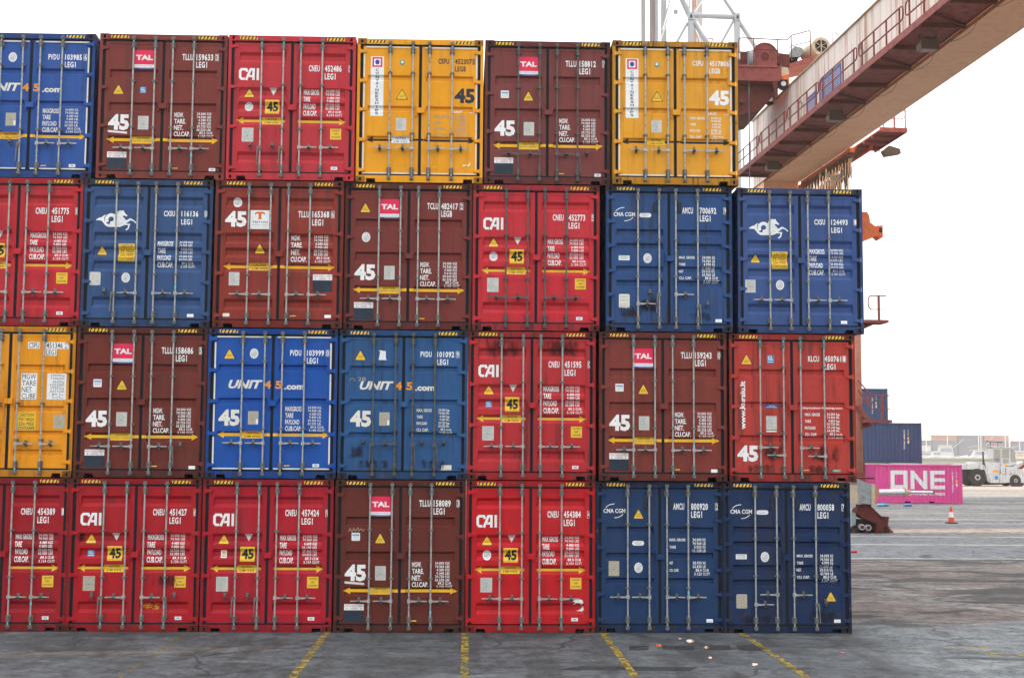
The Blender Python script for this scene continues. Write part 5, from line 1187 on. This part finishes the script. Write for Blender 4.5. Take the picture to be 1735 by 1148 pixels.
b = MB().use(tw); cab = q((1030, 470), (1140, 448), (1330, 470), (1365, 670), (1280, 715), (1140, 715), (1130, 610), (1030, 605)); b.prism(cab, .35, 2.3)
b.prism(q((1000, 440), (1135, 446), (1340, 470), (1335, 480), (1140, 458), (1020, 462)), .28, 2.4); cb = b.build('cab', tk)
for pts in (q((1042, 482), (1136, 482), (1136, 600), (1042, 600)), q((1160, 480), (1258, 482), (1258, 606), (1160, 604)), q((1284, 484), (1334, 484), (1352, 658), (1286, 664)), q((1166, 618), (1252, 618), (1252, 675), (1166, 678))):
    b = MB().use(tg if pts[0][1] > 2.55 else td); b.prism(pts, .325, .349); b.build('window', cb)
for cxz, r in ((q((780, 898))[0], .93), (q((1315, 935))[0], .62)):
    for yy in (-.15, 2.1):
        wo_ = MB().use(ty); c, z = cxz[0], max(cxz[1], .0); z = r+.0
        wo_.tube([(c, yy, z), (c, yy+.08, z), (c, yy+.62, z), (c, yy+.7, z)], [r-.09, r, r, r-.09], 32); o = wo_.build('wheel', tk)
        b = MB().use(MC['lamp']); b.tube([(c, yy-.03, z), (c, yy+.02, z)], [r*.40, r*.48], 20); b.use(tw).tube([(c, yy-.045, z), (c, yy-.03, z)], r*.30, 16); b.use(td).tube([(c, yy-.05, z), (c, yy-.031, z)], r*.2, 12); b.build('rim', o)
b = MB().use(td); b.prism(q((1210, 945), (1425, 945), (1430, 975), (1390, 1000), (1260, 1000), (1225, 975)), -.18, -.156); b.build('mudguard', tk)
b = MB().use(td); p0, p1 = q((890, 690), (887, 515)); b.tube([(p0[0], .3, p0[1]), (p1[0], .3, p1[1])], .085, 10); b.tube([(p0[0], .3, p0[1]-.8), (p0[0], .3, p0[1])], .15, 10); b.build('exhaust_pipe', tk)
b = MB().use(td); p = q((975, 378), (1180, 388), (1020, 450), (1025, 380), (1125, 450), (1122, 385)); b.bar((p[0][0], .8, p[0][1]), (p[1][0], .8, p[1][1]), .06, .06); b.bar((p[2][0], .8, p[2][1]), (p[3][0], .8, p[3][1]), .05, .05); b.bar((p[4][0], .8, p[4][1]), (p[5][0], .8, p[5][1]), .05, .05); b.box(p[0][0]-.05, p[0][0]+.22, .6, 1, p[0][1]-.04, p[0][1]+.06); b.box(p[1][0]-.25, p[1][0]+.05, .6, 1, p[1][1]-.04, p[1][1]+.06); b.build('light_bar', cb)
b = MB().use(cr); p = q((1060, 445), (1060, 412)); b.tube([(p[0][0], .6, p[0][1]), (p[1][0], .6, p[1][1])], .08, 10); b.build('beacon', cb)
b = MB().use(M['orange']); p = q((1010, 803), (1088, 772)); b.box(p[0][0], p[1][0], .09, .119, p[0][1], p[1][1]); b.build('sign_plate', bd)
b = MB().use(M['sky_blue']); p = q((1025, 900), (1072, 852)); b.box(p[0][0], p[1][0], -.07, -.051, p[0][1], p[1][1]); b.build('sticker', bd)
b = MB().use(M['sticker']); p = q((1190, 712), (1236, 690)); b.box(p[0][0], p[1][0], .33, .349, p[0][1], p[1][1]); b.build('sticker', cb)
b = MB().use(MC['red']); b.prism(q((1370, 755), (1500, 640), (1520, 700), (1440, 760)), .4, .8); b.build('lifting_arm', tk)
b = MB().use(tw)
for za, zb in ((1200, 1200), (1320, 1325)): p = q((za, 830), (zb, 735)); b.tube([(p[0][0], .0, p[0][1]), (p[1][0], .0, p[1][1])], .035, 6)
b.build('handrail', tk)

# ------------------------------------------------------------------ sea wall, harbour and far terminal
sw = MB().use(worn('pale_concrete', (.36, .37, .33), .8, .25, .85, 0, .6)); sw.box(60, 420, 330, 333, -.1, 2.1); sw.box(60, 420, 329.6, 329.998, 1.75, 2.15)
o = sw.build('sea_wall'); tag(o, 'pale concrete sea wall behind the pink container and tractor', 'wall')
tag(MB().use(worn('harbour_water', (.10, .13, .15), .8, .05, .2)).box(-290, 510, 336, 590, -.05, .006).build('water'), kind='structure')
b = MB().use(worn('pale_riprap', (.55, .54, .50), .6, .4, .9)); rr = random.Random(3)
for i in range(260):
    x = 100+i*.9; s = rr.uniform(.3, .75); b.prism([(x-s, 0), (x-s*.5, s*rr.uniform(.6, 1)), (x+s*.4, s*rr.uniform(.7, 1.1)), (x+s, 0)], 330.6, 331.6+s)
    for k in range(len(b.v)-8, len(b.v)): b.v[k] = (b.v[k][0], b.v[k][1], b.v[k][2]+2.1)
tag(b.build('rock_crest'), kind='stuff')
bm = bmesh.new(); mm = worn('brown_earth', (.30, .20, .13), .6, .25, .95, 0, .7, (.20, .20, .19)); me = bpy.data.meshes.new('earth_mound')
N = 22
for i in range(N+1):
    for j in range(9):
        u, v = i/N, j/8; x = 152+u*30; y = 340+v*14; hgt = 4.6*max(0, math.sin(math.pi*min(1, u*1.0))**.6)*max(0, math.sin(math.pi*v))**.7*(1-.35*u)+.35*rr.random()*(0 < u < 1 and 0 < v < 1)
        bm.verts.new((x, y, hgt))
bm.verts.ensure_lookup_table()
for i in range(N):
    for j in range(8): bm.faces.new([bm.verts[i*9+j], bm.verts[(i+1)*9+j], bm.verts[(i+1)*9+j+1], bm.verts[i*9+j+1]])
bm.to_mesh(me); bm.free(); me.materials.append(mm); tag(link('earth_mound', me), kind='structure')
tag(MB().use(worn('quay_concrete', (.30, .30, .29), .8, .2, .9)).box(120, 500, 592, 700, -.05, 1.69).build('far_quay'), kind='structure')
# boats in the harbour
bw = worn('white_boat_hull', (.50, .51, .52), .8, .5, .35); bg = worn('boat_glass', (.30, .33, .36), .8, 1, .2); by = worn('cream_boat_deck', (.62, .52, .34), .85, 1, .5)
BL = ['white yacht with a tall mast nearest the grey-blue containers', 'small white cabin boat left of the earth mound', 'white trawler with raised bridge and cream top', 'white boat with a leaning boom over its deck', 'white sailing boat beside the earth mound', 'low white motor boat right of the mound', 'white yacht with two masts behind the mound', 'small white launch near the yard tractor']
for i, (x, y, ln, mast, cabin) in enumerate(((137, 362, 11, 12, 1.6), (144, 372, 8, 0, 2.0), (152, 385, 13, 7, 3.4), (160, 378, 11, 9, 2.2), (168, 400, 10, 13, 1.4), (176, 392, 10, 0, 2.4), (186, 410, 14, 12, 2.0), (197, 398, 9, 5, 2.2))):
    bo_ = empty('boat', (x, y, .006)); tag(bo_, BL[i], 'boat', 'boats in the harbour')
    hb = MB().use(bw); h_ = 1.5+ln*.06
    sec = [(-ln/2, 1.0, h_*.9), (-ln*.1, 1.5, h_*.85), (ln*.25, 1.3, h_), (ln/2, .08, h_*1.25)]
    for (xa, wa, za), (xb, wb, zb) in zip(sec, sec[1:]):
        hb.face([(xa, -wa, za), (xb, -wb, zb), (xb, -wb*.5, 0), (xa, -wa*.6, 0)]); hb.face([(xa, wa, za), (xb, wb, zb), (xb, wb*.5, 0), (xa, wa*.6, 0)]); hb.face([(xa, -wa, za), (xb, -wb, zb), (xb, wb, zb), (xa, wa, za)])
    hb.face([(-ln/2, -1, h_*.9), (-ln/2, 1, h_*.9), (-ln/2, .6, 0), (-ln/2, -.6, 0)]); hb.build('hull', bo_)
    cb_ = MB().use(bw); cb_.prism([(-ln*.25, h_*.8), (ln*.15, h_*.8), (ln*.08, h_+cabin), (-ln*.2, h_+cabin)], -.9, .9); o = cb_.build('cabin', bo_)
    w_ = MB().use(bg); w_.prism([(-ln*.2, h_+cabin*.45), (ln*.09, h_+cabin*.45), (ln*.07, h_+cabin*.8), (-ln*.18, h_+cabin*.8)], -.93, -.905); w_.build('window', o)
    if i == 2: t_ = MB().use(by); t_.box(-ln*.22, ln*.09, -1, 1, h_+cabin+.002, h_+cabin+.25); t_.build('bridge_top', o)
    if mast:
        m_ = MB().use(bw); m_.tube([(0, 0, h_), (0, 0, h_+mast)], .09, 6); m_.bar((-ln*.35, 0, h_+mast*.25), (0, 0, h_+mast*.3), .1, .1)
        if i in (2, 3): m_.bar((0, 0, h_+mast*.2), (ln*.4, 0, h_+mast*.8), .10, .10)
        if i == 6: m_.tube([(-ln*.35, 0, h_), (-ln*.35, 0, h_+mast*.8)], .1, 6)
        m_.build('mast', bo_)
# far container terminal across the water
fr_ = {}
def far_c(x, y, z, ln, rgb, word=True):
    key = (rgb, ln, word)
    if key not in fr_:
        m = worn('haze_paled_container_paint', tuple(v*.9 for v in lin(rgb)), .8, .3, .6); n = int(ln/.55); st = ln/n; b = MB().use(m)
        b.box(0, ln, .06, 2.38, 0, 2.59)
        for i in range(n): b.box(i*st+.1, i*st+st-.1, .0, .059, .15, 2.45)
        b.box(0, ln, -.01, .0595, 2.46, 2.585); b.box(0, ln, -.01, .0595, .0, .14)
        fr_[key] = b.mesh('container'), m
    me, m = fr_[key]; return link('far_container', me, None, (x, y, z+1.7))
FB = [(226.5, [(0, 'n'), (1, 'n'), (2, 'n'), (3, 'r')]), (239.5, [(0, 'n'), (1, 'n'), (2, 'n'), (3, 'n')]), (252.2, [(0, 'n'), (1, 'n'), (2, 'n'), (3, 'r')]), (213.5, [(0, 'n'), (1, 'w'), (2, 'n')]), (266, [(0, 'n'), (1, 'n'), (2, 'n')]), (278.5, [(0, 'n'), (1, 'n'), (2, 'n'), (3, 'n')]), (291, [(0, 'g'), (1, 'r'), (2, 'n'), (3, 'n')]), (304, [(0, 'w'), (1, 'n'), (2, 'n')]), (317, [(0, 'r'), (1, 'n'), (2, 'w')]), (330, [(0, 'n'), (1, 'g'), (2, 'n')]), (343, [(0, 'n'), (1, 'n')])]
CC = {'n': (112, 122, 136), 'w': (190, 190, 190), 'r': (172, 128, 116), 'g': (120, 126, 130)}  # paints paled to carry part of the distance haze
ORD = 'second third fourth first fifth sixth seventh eighth ninth tenth last'.split()
tiers = ['ground', 'second', 'third', 'top']
for ci, (x, st_) in enumerate(FB):
    for k, c in st_:
        o = far_c(x, 605, k*2.62, 12.19, CC[c]); tag(o, 'hazy far %s container, %s tier, %s stack from the left across the water' % ({'n': 'grey-blue', 'w': 'white', 'r': 'brown-red', 'g': 'grey'}[c], tiers[k], ORD[ci]), 'container', 'far terminal containers')

# ------------------------------------------------------------------ litter
def shard(name, x, y, s, col, label, n=7, flat=.45):
    rr = random.Random(hash((round(x*100), round(y*100))) & 0xffff); bm = bmesh.new(); bmesh.ops.create_icosphere(bm, subdivisions=2, radius=s)
    for v in bm.verts: v.co *= rr.uniform(.6, 1.15); v.co.z = max(-.0, v.co.z*flat+s*.18)
    me = bpy.data.meshes.new(name); bm.to_mesh(me); bm.free()
    for m in col: me.materials.append(m)
    for p in me.polygons: p.material_index = 0 if p.center.x < s*.25 or len(col) == 1 else 1
    o = link(name, me, None, (x, y, .004)); tag(o, label, 'litter'); return o
li_w = worn('pale_shell', (.66, .58, .50), .7, 20, .7); li_o = worn('orange_peel', (.62, .10, .04), .7, 20, .6); li_b = worn('brown_peel', (.36, .20, .12), .7, 20, .7); li_r = worn('red_rag', (.45, .03, .04), .6, 20, .8); li_c = worn('cyan_plastic', (.06, .38, .58), .7, 8, .4); li_v = worn('blue_plastic', (.10, .20, .60), .7, 8, .4)
shard('orange_peel', 2.79, -1.68, .052, [li_o], 'bright orange scrap of litter on the dark stain')
o = shard('food_scrap', 3.44, -1.24, .085, [li_w, li_b], 'largest pale and brown scrap of litter near the navy containers')
shard('food_scrap', 3.32, -.80, .034, [li_w], 'tiny pale scrap of litter closest to the navy containers'); shard('food_scrap', 3.60, -1.92, .055, [li_w, li_o], 'pale and red scrap of litter between two tyre stains')
shard('food_scrap', 3.47, -3.07, .050, [li_w, li_r], 'white and red scrap of litter in front of the tyre stains'); shard('food_scrap', 4.07, -3.76, .060, [li_w], 'white scrap of litter left of the rightmost yellow line'); shard('food_scrap', 5.89, -2.46, .035, [li_o], 'small orange scrap of litter right of the rightmost yellow line')
shard('rag', 12.84, 20.1, .13, [li_r], 'red rag on the white road edge line', flat=.5); shard('plastic_scrap', 26.5, 59.4, .42, [li_c], 'cyan plastic scrap in front of the pink container', flat=.3); shard('plastic_scrap', 28.2, 59.6, .30, [li_v], 'blue plastic scrap in front of the pink container', flat=.4)

# ------------------------------------------------------------------ unseen blockers, added beyond the right edge to shade the yard
shw = worn('blocker_cladding', (.34, .35, .36), .8, .6, .6); shr = worn('blocker_roof', (.24, .25, .26), .8, .6, .6); shd = worn('blocker_door', (.10, .16, .24), .8, .6, .5)
def blocker(x0, x1, y0, y1, h, label):
    e = empty('shade_blocker', (x0, y0, 0)); tag(e, label, 'blocker')
    b = MB().use(shw); b.box(0, x1-x0, 0, y1-y0, -.05, h); b.build('wall', e)
    b = MB().use(shr); b.box(-.1, x1-x0+.1, -.0, y1-y0, h+.002, h+.25); b.build('roof', e)
    b = MB().use(shd)
    for k in range(max(1, int((y1-y0)/12))): b.box(-.06, -.002, 1+k*11.5, 1+min(6, (y1-y0-2))+k*11.5, 0, 5)
    b.build('door', e)
blocker(46, 60, -34, 6.10, 15.5, 'added unseen grey shed beyond the right edge, nearest the camera')
blocker(46, 60, 8.90, 36.3, 15.5, 'added unseen grey shed beyond the right edge, middle one')
blocker(46, 60, 41.0, 79, 15.5, 'added unseen grey shed beyond the right edge, farthest one')
blocker(61.5, 64, 2, 12, 12.75, 'small added unseen grey shed behind the gap between two sheds')  # added backstop that trims the sun strip let through the gap

# ------------------------------------------------------------------ harbour haze
hm_ = bpy.data.materials.new('haze'); hm_.use_nodes = True; ht = hm_.node_tree; ht.nodes.clear()
ho = ht.nodes.new('ShaderNodeOutputMaterial'); hv = ht.nodes.new('ShaderNodeVolumePrincipled')
hv.inputs['Color'].default_value = (.97, .98, 1.0, 1); hv.inputs['Density'].default_value = 0.00022
ht.links.new(hv.outputs[0], ho.inputs['Volume'])
tag(MB().use(hm_).box(-310, 530, -80, 910, -1.0, 61).build('haze'), kind='stuff')
